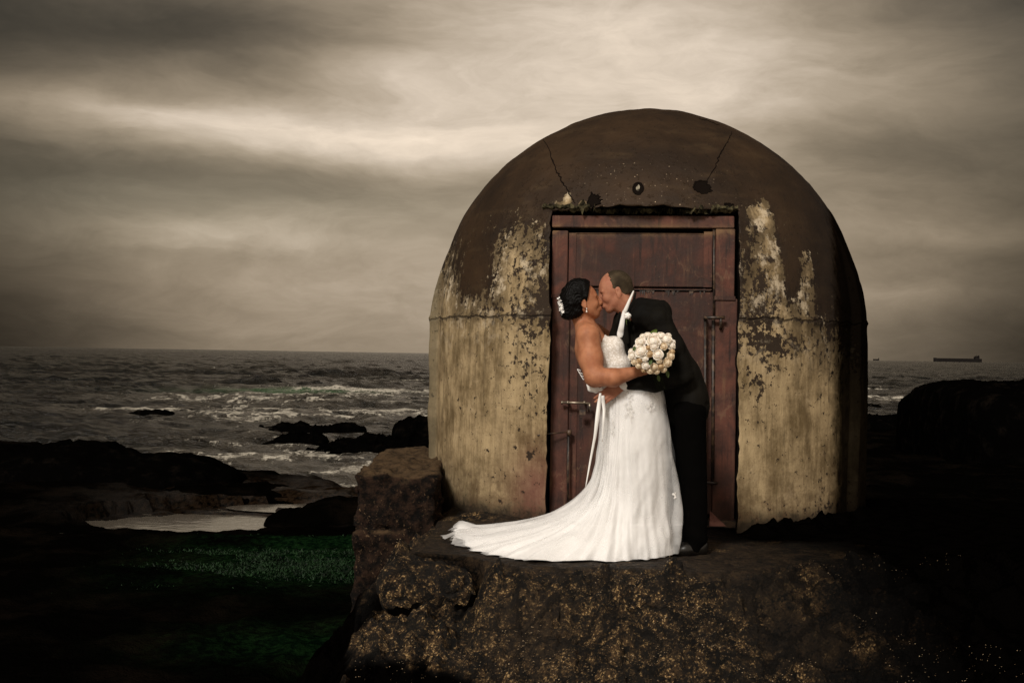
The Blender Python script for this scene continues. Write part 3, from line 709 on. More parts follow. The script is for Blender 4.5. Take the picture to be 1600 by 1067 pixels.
M_rustd = material('rusted door leaf', (.06, .02, .015), .7, .35, build=b_rust(.85))
M_iron = material('black iron', (.02, .015, .012), .5, .5, build=lambda: {'Base Color': mix(noise(coord(), 20, 4).ss(.45, .65), (.014, .009, .007), (.085, .05, .028))})
YF = -1.36
def dbox(bm, pxa, pya, pxb, pyb, ya, yb):
    a = lp(pxa, pya); b = lp(pxb, pyb); return box(bm, a[0], b[0], ya, yb, b[1], a[1])
frame = bpy.data.objects.new('door_frame', None)
def fpart(name, parts, mat, parent, bevel=.004):
    bm = bmesh.new()
    for q in parts: dbox(bm, *q)
    return bm_obj(name, bm, mat, parent, bevel=bevel)
fo = fpart('door_frame', [(862, 335, 1146, 358, YF-.030, YF+.06), (862, 358.6, 885, 462, YF-.022, YF+.06), (862, 463, 884, 814, YF-.018, YF+.06), (1118, 358.6, 1146, 466, YF-.022, YF+.06), (1117, 467, 1146, 818, YF-.018, YF+.06), (862, 462.2, 884, 462.8, YF, YF+.05)], M_rust, hut)
fpart('weld_band', [(860, 459, 887, 465, YF-.028, YF-.0215)], M_rustd, fo, .002); fpart('weld_band', [(1115, 463, 1148, 470, YF-.030, YF-.0215)], M_rustd, fo, .002)
fpart('threshold', [(850, 806, 1150, 822, YF-.06, YF+.10)], M_iron, fo)
door = fpart('door', [(888, 362, 1112, 449, YF+.012, YF+.05), (888, 453, 1112, 803, YF+.016, YF+.05), (888, 449, 1112, 453, YF+.002, YF+.045)], M_rustd, hut)
fpart('edge_strip', [(888, 362, 898, 449, YF+.006, YF+.0115), (888, 454, 898, 803, YF+.008, YF+.0155), (1100, 362, 1112, 449, YF+.006, YF+.0115), (989, 372, 990.5, 448, YF+.010, YF+.0115), (899, 362, 1099, 366, YF+.006, YF+.0115)], M_rust, door, 0)
# torn, rust-eaten scabs along the seam
bm = bmesh.new(); dbox(bm, 929, 451.5, 1110, 453.5, YF+.004, YF+.0155)
for i in range(46):
    px = 930+178*rng.random(); h_ = rng.uniform(2, 11); a = lp(px, 452+rng.uniform(-1, 2)); w_ = rng.uniform(.004, .014)
    vs = [bm.verts.new((a[0]-w_, YF+.0135-.006*rng.random(), a[1])), bm.verts.new((a[0]+w_, YF+.0135-.006*rng.random(), a[1])), bm.verts.new((a[0]+w_*.2, YF+.010, a[1]-h_/224)), bm.verts.new((a[0], YF+.0155, a[1]-.01))]
    for t_ in ((0, 1, 2), (0, 3, 1), (1, 3, 2), (2, 3, 0)): bm.faces.new([vs[k_] for k_ in t_])
bm_obj('rust_flake', bm, M_iron, door)
def dl(px, py, yy): q = lp(px, py); return (q[0], yy, q[1])
# right hand: pull bar and long bolt rod
bm = bmesh.new(); tube(bm, [dl(1098, 497, YF-.075), dl(1131, 497, YF-.075)], .0125); tube(bm, [dl(1102, 497, YF-.07), dl(1102, 497, YF+.02)], .010)
tube(bm, [dl(1125, 497, YF-.075), dl(1125, 512, YF-.05), dl(1125, 514, YF+.0)], .011); bm_obj('handle', bm, M_iron, door, True)
bm = bmesh.new(); tube(bm, [dl(1101, 497, YF-.05), dl(1101, 640, YF-.05), dl(1102, 752, YF-.05)], .010); tube(bm, [dl(1102, 752, YF-.05), dl(1120, 753, YF-.05)], .010)
tube(bm, [dl(1115, 360, YF-.020), dl(1115, 498, YF-.022)], .0085); tube(bm, [dl(1114, 500, YF-.022), dl(1113, 752, YF-.022)], .012)
for yy in (560, 600, 700): tube(bm, [dl(1101, yy, YF-.05), dl(1101, yy, YF+.02)], .008)
bm_obj('bolt_rod', bm, M_iron, door, True)
# left hand: bolt with padlock, upright rod, and a loose wire across the wall
lt = bmesh.new(); tube(lt, [dl(877, 628.5, YF-.070), dl(921, 630, YF-.070)], .0085)
for px in (878, 887, 913): tube(lt, [dl(px-1.5, 628.8, YF-.070), dl(px+1.5, 629, YF-.070)], .013)
tube(lt, [dl(887, 629, YF-.07), dl(887, 629, YF+.01)], .009); tube(lt, [dl(913, 630, YF-.07), dl(913, 630, YF+.01)], .009); tube(lt, [dl(921, 630, YF-.070), dl(922, 640, YF-.070)], .008)
M_steel = material('worn steel', (.30, .25, .19), .38, .5, .8)
lo_ = bm_obj('latch', lt, M_steel, door, True)
b2 = bmesh.new(); tube(b2, [dl(918, 643, YF-.085), dl(918, 635, YF-.083), dl(923, 635, YF-.083), dl(923, 643, YF-.085)], .0035, 8); box(b2, dl(915.5, 0, 0)[0], dl(925, 0, 0)[0], YF-.095, YF-.075, lp(920, 648)[1], lp(920, 640)[1])
bm_obj('padlock', b2, M_iron, lo_)
bm = bmesh.new(); tube(bm, [dl(888, 673, YF-.050), dl(887, 740, YF-.050), dl(887.5, 798, YF-.050)], .0085); tube(bm, [dl(889, 672, YF-.056), dl(889, 680, YF-.056)], .018)
for yy in (690, 780): tube(bm, [dl(887, yy, YF-.05), dl(887, yy, YF+.02)], .008)
bm_obj('drop_bolt', bm, M_iron, door, True)
c1, n1 = onhut(841, 680, .012); bm = bmesh.new(); tube(bm, [c1, Vector(dl(862, 677, YF-.10)), Vector(dl(888, 675, YF-.06))], .0045, 8); bm_obj('hook_wire', bm, M_iron, hut, True)
# triangular stiffeners at the foot of the frame
M_pink = material('faded steel', (.22, .10, .085), .8, .2, build=lambda: {'Base Color': mix(noise(coord(), 12, 6).ss(.35, .65), (.10, .042, .034), (.30, .15, .125))})
for (a, b, c) in (((1107, 818), (1108, 795), (1133, 818)), ((865, 812), (884, 812), (886, 796))):
    bm = bmesh.new(); f1 = [bm.verts.new(dl(*q, YF-.10)) for q in (a, b, c)]; f2 = [bm.verts.new(dl(*q, YF-.085)) for q in (a, b, c)]
    bm.faces.new(f1); bm.faces.new(f2[::-1])
    for i in range(3): bm.faces.new((f1[i], f2[i], f2[(i+1) % 3], f1[(i+1) % 3]))
    bmesh.ops.recalc_face_normals(bm, faces=bm.faces[:]); bm_obj('gusset', bm, M_pink, fo)
# ------------------------------------------------------------------ ships on the horizon
M_ship = material('ship hull', (.012, .010, .009), .8, .1)
def ship(cx, py, Lm, dist, hh, hull_d, label, group=None):
    c = P(cx, 560, dist); o = thing('cargo_ship', label, 'ship', (c.x, dist, SEA), 0, 'ships on the horizon'); bm = bmesh.new(); w = Lm/12
    sec = [(-.5, .15, 1.15), (-.47, .8, 1.12), (-.42, 1, 1.0), (.0, 1, .96), (.40, 1, .96), (.47, .8, 1.0), (.5, .4, 1.02)]
    rows = []
    for (u, ww, hz) in sec:
        rows.append([bm.verts.new((u*Lm, s_*w*ww*k_, z_)) for (s_, k_, z_) in ((-1, .8, -3), (-1, 1, hh*hz), (1, 1, hh*hz), (1, .8, -3))])
    for a, b in zip(rows, rows[1:]):
        for k_ in range(4): bm.faces.new((a[k_], a[(k_+1) % 4], b[(k_+1) % 4], b[k_]))
    bm.faces.new(rows[0]); bm.faces.new(rows[-1][::-1]); bmesh.ops.recalc_face_normals(bm, faces=bm.faces[:]); bm_obj('hull', bm, M_ship, o)
    bm = bmesh.new(); box(bm, .36*Lm, .44*Lm, -w*.7, w*.7, hh*.96, hh*1.55); box(bm, .385*Lm, .43*Lm, -w*.9, w*.9, hh*1.55, hh*1.8); bm_obj('superstructure', bm, M_ship, o)
    bm = bmesh.new(); box(bm, .43*Lm, .45*Lm, -w*.2, w*.2, hh*1.0, hh*2.0); bm_obj('funnel', bm, M_ship, o)
    bm = bmesh.new(); tube(bm, [(.40*Lm, 0, hh*1.8), (.40*Lm, 0, hh*2.35)], Lm*.002); bm_obj('mast', bm, M_ship, o)
    bm = bmesh.new()
    for k_ in range(9): box(bm, (-.40+k_*.083)*Lm, (-.345+k_*.083)*Lm, -w*.6, w*.6, hh*.96, hh*1.04)
    bm_obj('hatches', bm, M_ship, o)
ship(1496, 562, 232, 6000, 17, 0, 'long low dark cargo ship on the horizon above the headland')
ship(1369, 561, 60, 12000, 14, 0, 'tiny faint cargo ship on the horizon just beside the hut')
# ------------------------------------------------------------------ people
D0 = 7.45
def Q(px, py, dy=0.0): return P(px, py, D0+dy)
PX = D0/FPX                                     # metres per photograph pixel at the couple
def b_skin(lo, hi):
    def f():
        v = coord(); n = noise(v, 18, 4); r_d = noise(v, 7, 3)
        return {'Base Color': mix(r_d.ss(.5, .75)*.35, mix(n.ss(.3, .7), lo, hi), (hi[0]*.95, hi[1]*.78, hi[2]*.8)), 'bump': (noise(v, 160, 3), .12, .002)}
    return f
M_skinb = material('bride skin', (.5, .25, .15), .58, .22, sss=.12, build=b_skin((.29, .112, .055), (.42, .18, .092)))
M_sking = material('groom skin', (.5, .25, .15), .58, .22, sss=.10, build=b_skin((.29, .115, .068), (.40, .18, .108)))
M_hairb = material('black hair', (.0018, .0014, .0012), .5, .10, build=lambda: {'bump': (noise(vec(xyz(coord())[0]*40, xyz(coord())[1]*40, xyz(coord())[2]*300), 1, 3), .5, .004)})
M_hairg = material('cropped hair', (.05, .035, .02), .8, .15, build=lambda: {'Base Color': mix(noise(coord(), 500, 2).ss(.3, .7)*noise(coord(), 14, 3).ss(.3, .7), (.026, .018, .010), (.105, .076, .044)), 'bump': (noise(coord(), 700, 2), .5, .002)})
M_lip = material('lips', (.33, .09, .07), .45, .4); M_lash = material('lashes', (.008, .005, .004), .6, .1); M_brow = material('brows', (.02, .012, .008), .8, .1)
M_suit = material('black suit cloth', (.008, .007, .005), .8, .12, build=lambda: {'Base Color': mix(noise(coord(), 3, 3).ss(.3, .7), (.0016, .0014, .001), (.0062, .0050, .0029)), 'bump': (noise(coord(), 9, 4)+noise(coord(), 500, 1)*.05, .35, .02)})
M_trous = material('trouser cloth', (.0014, .0012, .001), .9, .03)
M_shirt = material('white shirt', (.72, .70, .66), .7, .2); M_shoe = material('black shoe leather', (.006, .005, .004), .25, .5)
def b_satin():
    v = coord(); n = noise(v, 30, 4)
    return {'bump': (n, .15, .004)}
M_satin = material('ivory satin', (.84, .82, .79), .45, .4, build=b_satin)
def b_lace():
    v = coord(); a = voro(v, 75); b = noise(v, 48, 4, .7, 1.2)
    return {'Base Color': mix((a*.5+b*.8).ss(.50, .72), (.86, .82, .77), (.66, .60, .53)), 'bump': (b*1.0-a*.5, .45, .004)}
M_lace = material('corded lace', (.8, .77, .72), .6, .3, build=b_lace)
M_gown = material('white chiffon', (.88, .87, .86), .65, .25, build=lambda: {'bump': (noise(coord(), 5, 5), .2, .03)})
for m_ in (M_gown,):
    m_.node_tree.nodes['Principled BSDF'].inputs['Sheen Weight'].default_value = .2
def b_tulle():
    v = coord(); return {'Alpha': noise(v, 3.5, 4).ss(.25, .75)*.30+.14}
M_tulle = material('sheer tulle', (.90, .89, .88), .8, .1, build=b_tulle)
class Head:
    def __init__(s, c, yaw, pitch, sc=1.0, roll=0):
        s.c = np.array(c); s.R = np.array(Matrix.Rotation(yaw, 3, 'Z') @ Matrix.Rotation(-pitch, 3, 'Y') @ Matrix.Rotation(roll, 3, 'X')); s.sc = sc
    def __call__(s, x, y, z): return s.c + s.R @ (np.array([x, y, z])*s.sc)
def head_sdf(sd, H, fem=False):
    k = .018; r = lambda *a: tuple(q*H.sc for q in a); E = lambda c, rr, kk=k, sub=False: sd.ell(H(*c), np.array(rr)*H.sc, H.R, kk, sub)
    C = lambda a, b, ra, rb, kk=k: sd.cone(H(*a), H(*b), ra*H.sc, rb*H.sc, kk)
    E((-.012, 0, .032), (.097, .075, .088)); E((.030, 0, -.005), (.062, .060, .070), .03); E((.028, 0, -.052), (.052, .050, .052), .03)
    j = .9 if fem else 1.04
    for s_ in (1, -1):
        C((-.008, s_*.054*j, -.045), (.052, s_*.021*j, -.093), .020, .017, .022)       # jaw
        E((.060, s_*.036, -.030), (.022, .020, .022), .02)                        # cheek
        E((.070, s_*.031, .014), (.014, .021, .008), .012)                         # brow ridge
        E((.0865, s_*.031, -.002), (.012, .016, .011), .008, True)                 # socket
        E((.0700, s_*.031, -.003), (.0125, .0135, .0125), .004)                     # lid over the eye
        # ear
        E((-.012, s_*.077, -.012), (.018, .007, .030), .006); E((-.010, s_*.085, -.008), (.010, .006, .017), .004, True); E((-.007, s_*.078, -.036), (.009, .006, .010), .005)
        E((.0915, s_*.011, -.040), (.010, .008, .008), .006)                         # nostril wing
    C((.058, 0, -.100), (.064, 0, -.098), .019, .018, .018)                         # chin
    C((.084, 0, .012), (.104, 0, -.033), .0085, .0115, .012); E((.104, 0, -.035), (.012, .011, .010), .008)   # nose
    E((.076, 0, -.068), (.022, .030, .020), .015)                                    # mouth mound
    E((.0945, 0, -.0625), (.0085, .021, .0052), .004); E((.0930, 0, -.0735), (.0090, .018, .0062), .004)
    E((.100, 0, -.0682), (.010, .024, .0018), .002, True)
def small(name, sdf, mat, par, vox=.0022, post=None): return sdf_obj(name, sdf, vox, mat, par, post, 1)
def face_bits(H, par, body, fem):
    s = SDF(.004)
    s.ell(H(.0955, 0, -.0625), np.array((.0085, .020, .0052))*H.sc, H.R).ell(H(.0940, 0, -.0735), np.array((.0090, .017, .0060))*H.sc, H.R); small('lips', s, M_lip, par)
    for q in (1, -1):
        s = SDF(.002); pts = [H(.0815-.020*(abs(t)**2), q*(.031+t*.015), -.0095-.002*abs(t)) for t in np.linspace(-1, 1, 7)]
        s.chain(pts, [.0012, .002, .0024, .0024, .0024, .002, .0012]); small('eyelash', s, M_lash, par, .0016)
        s = SDF(.002); pts = [H(.0835-.016*t*t-.004*t, q*(.018+t*.030), .020+.006*math.sin(t*2.2)) for t in np.linspace(0, 1, 7)]
        s.chain(pts, [.0042, .0046, .0046, .004, .0036, .003, .002]); small('eyebrow', s, M_brow if not fem else M_lash, par, .0016)
def hand(sd, wrist, fdir, ndir, curl, L=1.0, thumb=1, spread=.10):
    """palm from the wrist along fdir, palm facing ndir; curl = bend per joint in radians"""
    f = Vector(fdir).normalized(); n = Vector(ndir); n = (n-f*n.dot(f)).normalized(); s_ = f.cross(n)*thumb; w = Vector(wrist)
    for i, (o, ln) in enumerate(((.030, .098), (.010, .104), (-.010, .098), (-.029, .088))):
        a = w + s_*o*.75*L; kn = w + f*ln*.86*L + s_*o*L
        sd.cone(a, kn, .0145*L, .0115*L, .010)
        dcur = (f + s_*(o*spread*10*.35)).normalized(); ax = dcur.cross(n).normalized(); p = kn; seg = [(.042, .0095), (.026, .0085), (.021, .0075)]; sc = (.93, 1.0, .96, .78)[i]
        c_ = curl[i] if isinstance(curl, (list, tuple)) else curl
        for (sl__, rr) in seg:
            dcur = (Matrix.Rotation(c_, 3, ax) @ dcur).normalized(); p2 = p + dcur*sl__*sc*L
            sd.cone(p, p2, (rr+.0008)*L, rr*L, .0035); p = p2
    t0 = w + f*.022*L + s_*.022*L; t1 = t0 + (f*.55+s_*.75+n*.35).normalized()*.042*L; t2 = t1 + (f*.85+s_*.30+n*.45).normalized()*.033*L; t3 = t2+(f*.95+s_*.05+n*.35).normalized()*.026*L
    sd.cone(t0, t1, .0165*L, .012*L, .012); sd.cone(t1, t2, .011*L, .0095*L, .004); sd.cone(t2, t3, .0095*L, .008*L, .004)
# ---------------- bride
bride = thing('person', 'woman in a white strapless wedding gown with long train, leaning back to be kissed', 'person', (Q(1000, 862).x, 7.45, 0))
HB = Head(Q(911, 471, -.022), R(6), R(15), .985)
s = SDF(.03)
head_sdf(s, HB, True)
s.cone(Q(905, 492, .0), Q(917, 517, .01), .052, .058, .03)
s.cone(Q(916, 519, -.12), Q(925, 521, .15), .060, .060, .05)                    # shoulder line
s.ell(Q(925, 545, .01), (.105, .155, .115), k=.05); s.ell(Q(935, 565, .01), (.10, .145, .12), k=.05)
s.ell(Q(958, 545, -.055), (.062, .062, .066), k=.03); s.ell(Q(960, 545, .085), (.062, .062, .066), k=.03)
s.ell(Q(952, 592, .0), (.105, .125, .11), k=.05); s.ell(Q(985, 640, .0), (.12, .150, .14), k=.06)
s.cone(Q(985, 650, -.08), Q(1000, 750, -.08), .095, .06); s.cone(Q(1000, 750, -.08), Q(1010, 845, -.08), .055, .035); s.cone(Q(985, 650, .08), Q(1000, 750, .08), .095, .06); s.cone(Q(1000, 750, .08), Q(1010, 845, .08), .055, .035)
s.cone(Q(1010, 852, -.08), Q(1035, 857, -.08), .03, .025); s.cone(Q(1010, 852, .08), Q(1035, 857, .08), .03, .025)
# right arm, nearest the camera
s.ell(Q(918, 523, -.165), (.066, .062, .066), k=.03); s.cone(Q(920, 527, -.17), Q(923, 560, -.20), .066, .070, .03); s.cone(Q(923, 560, -.20), Q(929, 590, -.235), .070, .056, .03)
s.cone(Q(928, 588, -.235), Q(958, 590, -.27), .055, .053, .02); s.cone(Q(958, 590, -.27), Q(998, 580, -.26), .053, .029, .02)
hand(s, Q(1000, 579, -.26), (.75, -.05, .25), (.1, .95, .1), [.35, .5, .6, .7], .90, 1)
# left arm, behind him
s.cone(Q(932, 521, .18), Q(970, 545, .28), .058, .048, .03); s.cone(Q(970, 545, .28), Q(1010, 520, .30), .046, .028, .02)
hand(s, Q(1012, 519, .30), (.8, -.2, .5), (.2, -.95, 0), .25, .9, 1)
body = sdf_obj('body', s, .0045, M_skinb, bride, None, 1)
face_bits(HB, bride, body, True)
def hair_post_b(g, D):
    l = (g-HB.c)@HB.R/HB.sc
    cutp = (l[..., 0]-.045)-.35*(l[..., 2]-.055); side_c = np.maximum(l[..., 0]-.022-.40*(l[..., 2]), -(l[..., 2]-.085))
    fc = np.minimum(cutp, 9)
    D = D + .0022*np.sin(l[..., 2]*300+12*np.sin(l[..., 0]*40)+l[..., 1]*90) + .003*fbm(l*45, 3, 91)
    return np.maximum(D, l[..., 0]-(.008+.50*np.clip(l[..., 2]+.01, 0, .2)))
s = SDF(.03); s.ell(HB(-.014, 0, .045), np.array((.108, .088, .100)), HB.R); s.ell(HB(-.075, 0, .01), (.070, .078, .080), HB.R); s.ell(HB(-.095, 0, -.040), (.060, .062, .050), HB.R, .02); s.ell(HB(-.06, -.02, -.05), (.045, .05, .035), HB.R, .02)
for q in (1, -1): s.cone(HB(.03, q*.07, .035), HB(-.03, q*.078, .005), .012, .017, .015)
# the ear stays free
for q in (1, -1): s.ell(HB(-.005, q*.092, -.020), (.022, .022, .032), HB.R, .008, True)
small('hair', s, M_hairb, bride, .004, hair_post_b)
bm = bmesh.new(); r_ = np.random.default_rng(5)
for i in range(26):
    c = Vector(HB(-.150+.012*r_.random(), -.055+.06*r_.random(), .045-.085*i/25+.008*r_.normal())); rr = .008+.006*r_.random(); q = Vector(r_.normal(size=3)).to_track_quat('Z', 'Y')
    ce = bm.verts.new(c); rg = [bm.verts.new(c+q @ Vector((rr*math.cos(a)*(1.15 if k_ % 2 else .6), rr*math.sin(a)*(1.15 if k_ % 2 else .6), .004*(1 if k_ % 2 else -.5)))) for k_, a in enumerate(np.linspace(0, 2*math.pi, 11)[:-1])]
    for k_ in range(10): bm.faces.new((ce, rg[k_], rg[(k_+1) % 10]))
keep(bm_obj('hair_flower', bm, M_satin), bride)
s = SDF(.001); e0 = Vector(HB(-.004, -.083, -.043)); s.cone(e0, e0+Vector((.002, 0, -.018)), .0014, .0014); s.ell(e0+Vector((.002, 0, -.022)), (.0055, .0055, .0065)); s.ell(e0+Vector((.002, 0, -.004)), (.004, .004, .004))
M_jewel = material('pearl and silver', (.85, .82, .76), .15, .6, .3); small('earring', s, M_jewel, bride, .0012)
# bodice
ctop = [(885, 592), (897, 583), (908, 577), (925, 556), (940, 530), (950, 515.5), (962, 515.5), (974, 521), (984, 528)]
cx_ = [Q(a, b).x for a, b in ctop]; cz_ = [Q(a, b).z for a, b in ctop]
def bod_post(g, D):
    D = D+.0012*np.sin(g[..., 2]*220)*np.clip((Q(950, 568).z-g[..., 2])*40, 0, 1)
    return np.maximum(np.maximum(D, g[..., 2]-np.interp(g[..., 0], cx_, cz_)), Q(950, 612).z-g[..., 2])
s = SDF(.05); s.ell(Q(926, 545, .0), (.110, .158, .12)); s.ell(Q(936, 565, .0), (.108, .150, .125)); s.ell(Q(959, 544, -.060), (.066, .068, .074), k=.03); s.ell(Q(961, 544, .085), (.066, .066, .074), k=.03)
s.ell(Q(953, 590, .0), (.114, .134, .11)); s.ell(Q(972, 615, .0), (.115, .14, .11)); s.ell(Q(966, 570, -.03), (.085, .11, .07))
small('bodice', s, M_lace, bride, .0045, bod_post)
# skirt and train
wc = Q(975, 598, 0); NS, NP = 150, 420
hem = [(-.34, 7.80), (-.33, 7.98), (-.27, 8.12), (0, 8.10), (.3, 8.02), (.62, 7.98), (.86, 7.86), (.96, 7.72), (.98, 7.5), (.92, 7.28), (.76, 7.14), (.52, 7.05), (.24, 7.0), (.02, 7.08), (-.14, 7.25), (-.27, 7.48), (-.34, 7.66)]
hc = np.array(hem); hc = np.vstack([hc, hc[:1]])
cc = np.array([.72, 7.5])
def closed_spline(pp, n_):
    t = np.arange(len(pp)); tt = np.linspace(0, len(pp)-1, n_, endpoint=False); m = len(pp)-1
    out_ = []
    for q in tt:
        i = int(q); f = q-i; p0, p1, p2, p3_ = [pp[(i+k_) % m] for k_ in (-1, 0, 1, 2)]
        out_.append(.5*((2*p1)+(-p0+p2)*f+(2*p0-5*p1+4*p2-p3_)*f*f+(-p0+3*p1-3*p2+p3_)*f**3))
    return np.array(out_)
HM = closed_spline(hc, 2400); ang = np.arctan2(HM[:, 1]-cc[1], HM[:, 0]-cc[0]); o_ = np.argsort(ang); phi = np.linspace(-math.pi, math.pi, NP, endpoint=False)
hx = np.interp(phi, ang[o_], HM[o_, 0], period=2*math.pi); hy = np.interp(phi, ang[o_], HM[o_, 1], period=2*math.pi)
def gown(off, seed, fold, hemz, ragged=0.0):
    S_ = np.linspace(0, 1, NS)**.85; ph = phi; r_ = np.random.default_rng(seed)
    # arc length along the hem keeps the folds the same width all round
    dl_ = np.hypot(np.diff(hx, append=hx[:1]), np.diff(hy, append=hy[:1])); al = np.cumsum(dl_)/dl_.sum()
    fo_ = np.zeros(NP); fo2 = np.zeros(NP)
    for kf in (13, 19, 27, 37): fo_ += np.sin(2*math.pi*kf*(al+.012*np.sin(2*math.pi*3*al+kf))+r_.uniform(0, 6))*(13/kf)**.9*(.5+.5*np.sin(2*math.pi*al*2.3+kf))
    for kf in (23, 41, 61): fo2 += np.sin(2*math.pi*kf*al+r_.uniform(0, 6))*(23/kf)**.5
    leftness = np.clip(-np.cos(ph), 0, 1); rightness = np.clip(np.cos(ph), 0, 1)
    pw_ = 1.5+5.2*leftness**.55-.98*rightness-.25*np.clip(-np.sin(ph), 0, 1)
    V_ = np.zeros((NP, NS, 3))
    for j, s1 in enumerate(S_):
        sway = 0.0
        g2 = float(sst(np.array(s1), 0, .16)); wr = .148+.04*g2; wx = wc.x+np.where(np.cos(ph) < 0, .112+.012*g2, .135+.055*g2)*np.cos(ph)+.01; wy = 7.45+wr*1.02*np.sin(ph)
        g_ = s1**pw_; rg_ = 1+.045*fbm(np.stack([al*46, 0*al, 0*al], -1), 4, seed+2)*s1**8; x_ = wx*(1-g_)+(cc[0]+(hx-cc[0])*rg_)*g_; y_ = wy*(1-g_)+(cc[1]+(hy-cc[1])*rg_)*g_
        nx, ny = np.cos(ph), np.sin(ph)
        a_ = fold*(.005+.014*sst(np.array(s1), .05, .6)+.012*s1**4)
        tw = fbm(np.stack([al*26+s1*2.5, np.full(NP, s1*3.2), np.zeros(NP)], -1), 3, seed)
        dd = off*(.35+.65*sst(np.array(s1), 0, .5))*(1-.75*leftness*(1-float(sst(np.array(s1), .55, .95)))) + a_*(fo_*.80+fo2*.26*s1+tw*.8)
        lim = np.clip(1-leftness*.35-rightness*.35, 0, 1)
        x_ = x_+nx*dd*lim; y_ = y_+ny*dd*lim
        zt_ = wc.z+.02; z_ = zt_*(1-s1)**1.02+hemz
        # soft lift and crumple of the cloth lying on the ground
        lie = sst(np.array(s1), .80, 1.0)
        z_ = z_ + lie*np.clip(.012+.012*fo_*fold*leftness+.010*tw, 0, .06)*(1-.6*sst(np.array(s1), .97, 1.0))
        V_[:, j, 0] = x_; V_[:, j, 1] = y_; V_[:, j, 2] = np.maximum(z_, .004)
    # the waistline tips up to the front, following her bent back
    V_[..., 2] += ((V_[..., 0]-wc.x)*.30+.0)*(1-sst((zt_-V_[..., 2]), 0, .25))*.9
    # crumpled tip of the train
    tip = np.exp(-((V_[..., 0]+.33)/.10)**2)*(V_[..., 1] > 7.5); V_[..., 2] += tip*(.030+.022*np.sin(V_[..., 1]*40+seed))*sst(V_[..., 0], -.42, -.30)
    bump_ = fbm(V_*7, 2, seed+4)*.004+fbm(V_*3.2, 2, seed+9)*.010
    V_[..., 2] += np.where(V_[..., 2] < .2, np.abs(bump_)*.9, 0)*np.linspace(1, 1, NS); V_[..., 0] += bump_*.5; V_[..., 1] += bump_*.6
    return V_
gv = gown(0, 3, 1.0, .004); fa = grid_faces(NP, NS, True)
skirt = mesh('skirt', gv, fa[:, ::-1], M_gown); keep(skirt, bride)
tv = gown(.020, 3, 1.0, .010); tulle = mesh('tulle_overlay', tv, fa[:, ::-1], M_tulle); keep(tulle, bride)
tv2 = gown(.075, 29, 1.8, .020); keep(mesh('tulle_overlay', tv2, fa[:, ::-1], M_tulle), bride)
from mathutils.bvhtree import BVHTree as _B
sb = _B.FromPolygons([tuple(v) for v in tv.reshape(-1, 3)], [tuple(q) for q in fa])
def on_gown(px, py, off=.002):
    o = Vector((0, 0, CAMZ)); h = sb.ray_cast(o, (P(px, py, 7)-o).normalized()); 
    return (h[0]-(P(px, py, 7)-o).normalized()*off) if h[0] else Q(px, py, -.2)
def lace_sprig(pxys, size):
    bm = bmesh.new()
    for (px, py) in pxys:
        c = on_gown(px, py, .004); rr = size*rng.uniform(.7, 1.2); a0 = rng.uniform(0, 6)
        ce = bm.verts.new(c+Vector((0, -.004, 0))); N = 12
        rg = [bm.verts.new(c+Vector((rr*math.cos(a0+6.283*k_/N)*(1.2 if k_ % 2 else .55), -.001-.004*(k_ % 2), rr*math.sin(a0+6.283*k_/N)*(1.2 if k_ % 2 else .55)))) for k_ in range(N)]
        for k_ in range(N): bm.faces.new((ce, rg[k_], rg[(k_+1) % N]))
    return keep(bm_obj('lace_applique', bm, M_satin), bride)
def scat(cx, cy, sx, sy, n_): return [(cx+rng.normal()*sx, cy+rng.normal()*sy) for _ in range(n_)]
lace_sprig(scat(982, 620, 4, 5, 16)+scat(981, 636, 3, 7, 20)+scat(984, 648, 3, 3, 8), .008); lace_sprig(scat(1013, 612, 4, 4, 14), .008); lace_sprig(scat(1018, 636, 5, 4, 18), .008)
lace_sprig(scat(955, 628, 6, 5, 12), .008); lace_sprig([(957+.05*i+rng.normal()*1.2, 655+i*1.7) for i in range(16)], .006); lace_sprig(scat(1010, 665, 2, 4, 8), .005); lace_sprig(scat(992, 708, 2, 5, 8), .006); lace_sprig(scat(1054, 774, 2, 3, 6), .007)
# sash: two tails and a loop
def ribbon(ptsw, wid, name='sash_ribbon', mat=M_satin):
    bm = bmesh.new(); row = []
    for i, (p, w_) in enumerate(zip(ptsw, wid)):
        p = Vector(p); s_ = Vector((1, .25, .1))*w_/2; t_ = Vector((0, .0015, 0))
        row.append([bm.verts.new(p-s_-t_), bm.verts.new(p+s_-t_), bm.verts.new(p+s_+t_), bm.verts.new(p-s_+t_)])
    for a, b in zip(row, row[1:]):
        for k_ in range(4): bm.faces.new((a[k_], a[(k_+1) % 4], b[(k_+1) % 4], b[k_]))
    bm.faces.new(row[0][::-1]); bm.faces.new(row[-1]); return keep(bm_obj(name, bm, mat, None, True), bride)
def lerp_px(pp, n_, dy):
    t = np.linspace(0, len(pp)-1, n_); xs_ = np.interp(t, range(len(pp)), [p[0] for p in pp]); ys_ = np.interp(t, range(len(pp)), [p[1] for p in pp])
    return [Q(a, b, dy+.01*math.sin(i*.5)) for i, (a, b) in enumerate(zip(xs_, ys_))]
ribbon(lerp_px([(938, 614), (935, 640), (930, 680), (922, 722), (915, 761)], 24, -.22), np.interp(np.linspace(0, 1, 24), [0, .12, .3, .5, 1], [.012, .022, .026, .018, .005]))
ribbon(lerp_px([(941, 618), (944, 640), (943, 660), (941, 690)], 16, -.21), np.interp(np.linspace(0, 1, 16), [0, .2, 1], [.024, .02, .008]))
s = SDF(.01); s.chain([Q(918, 601, -.10), Q(922, 608, -.12), Q(931, 610, -.14), Q(941, 606, -.15), Q(943, 612, -.16)], [.008, .013, .014, .012, .009]); small('sash_knot', s, M_satin, bride, .004)
s = SDF(.003)
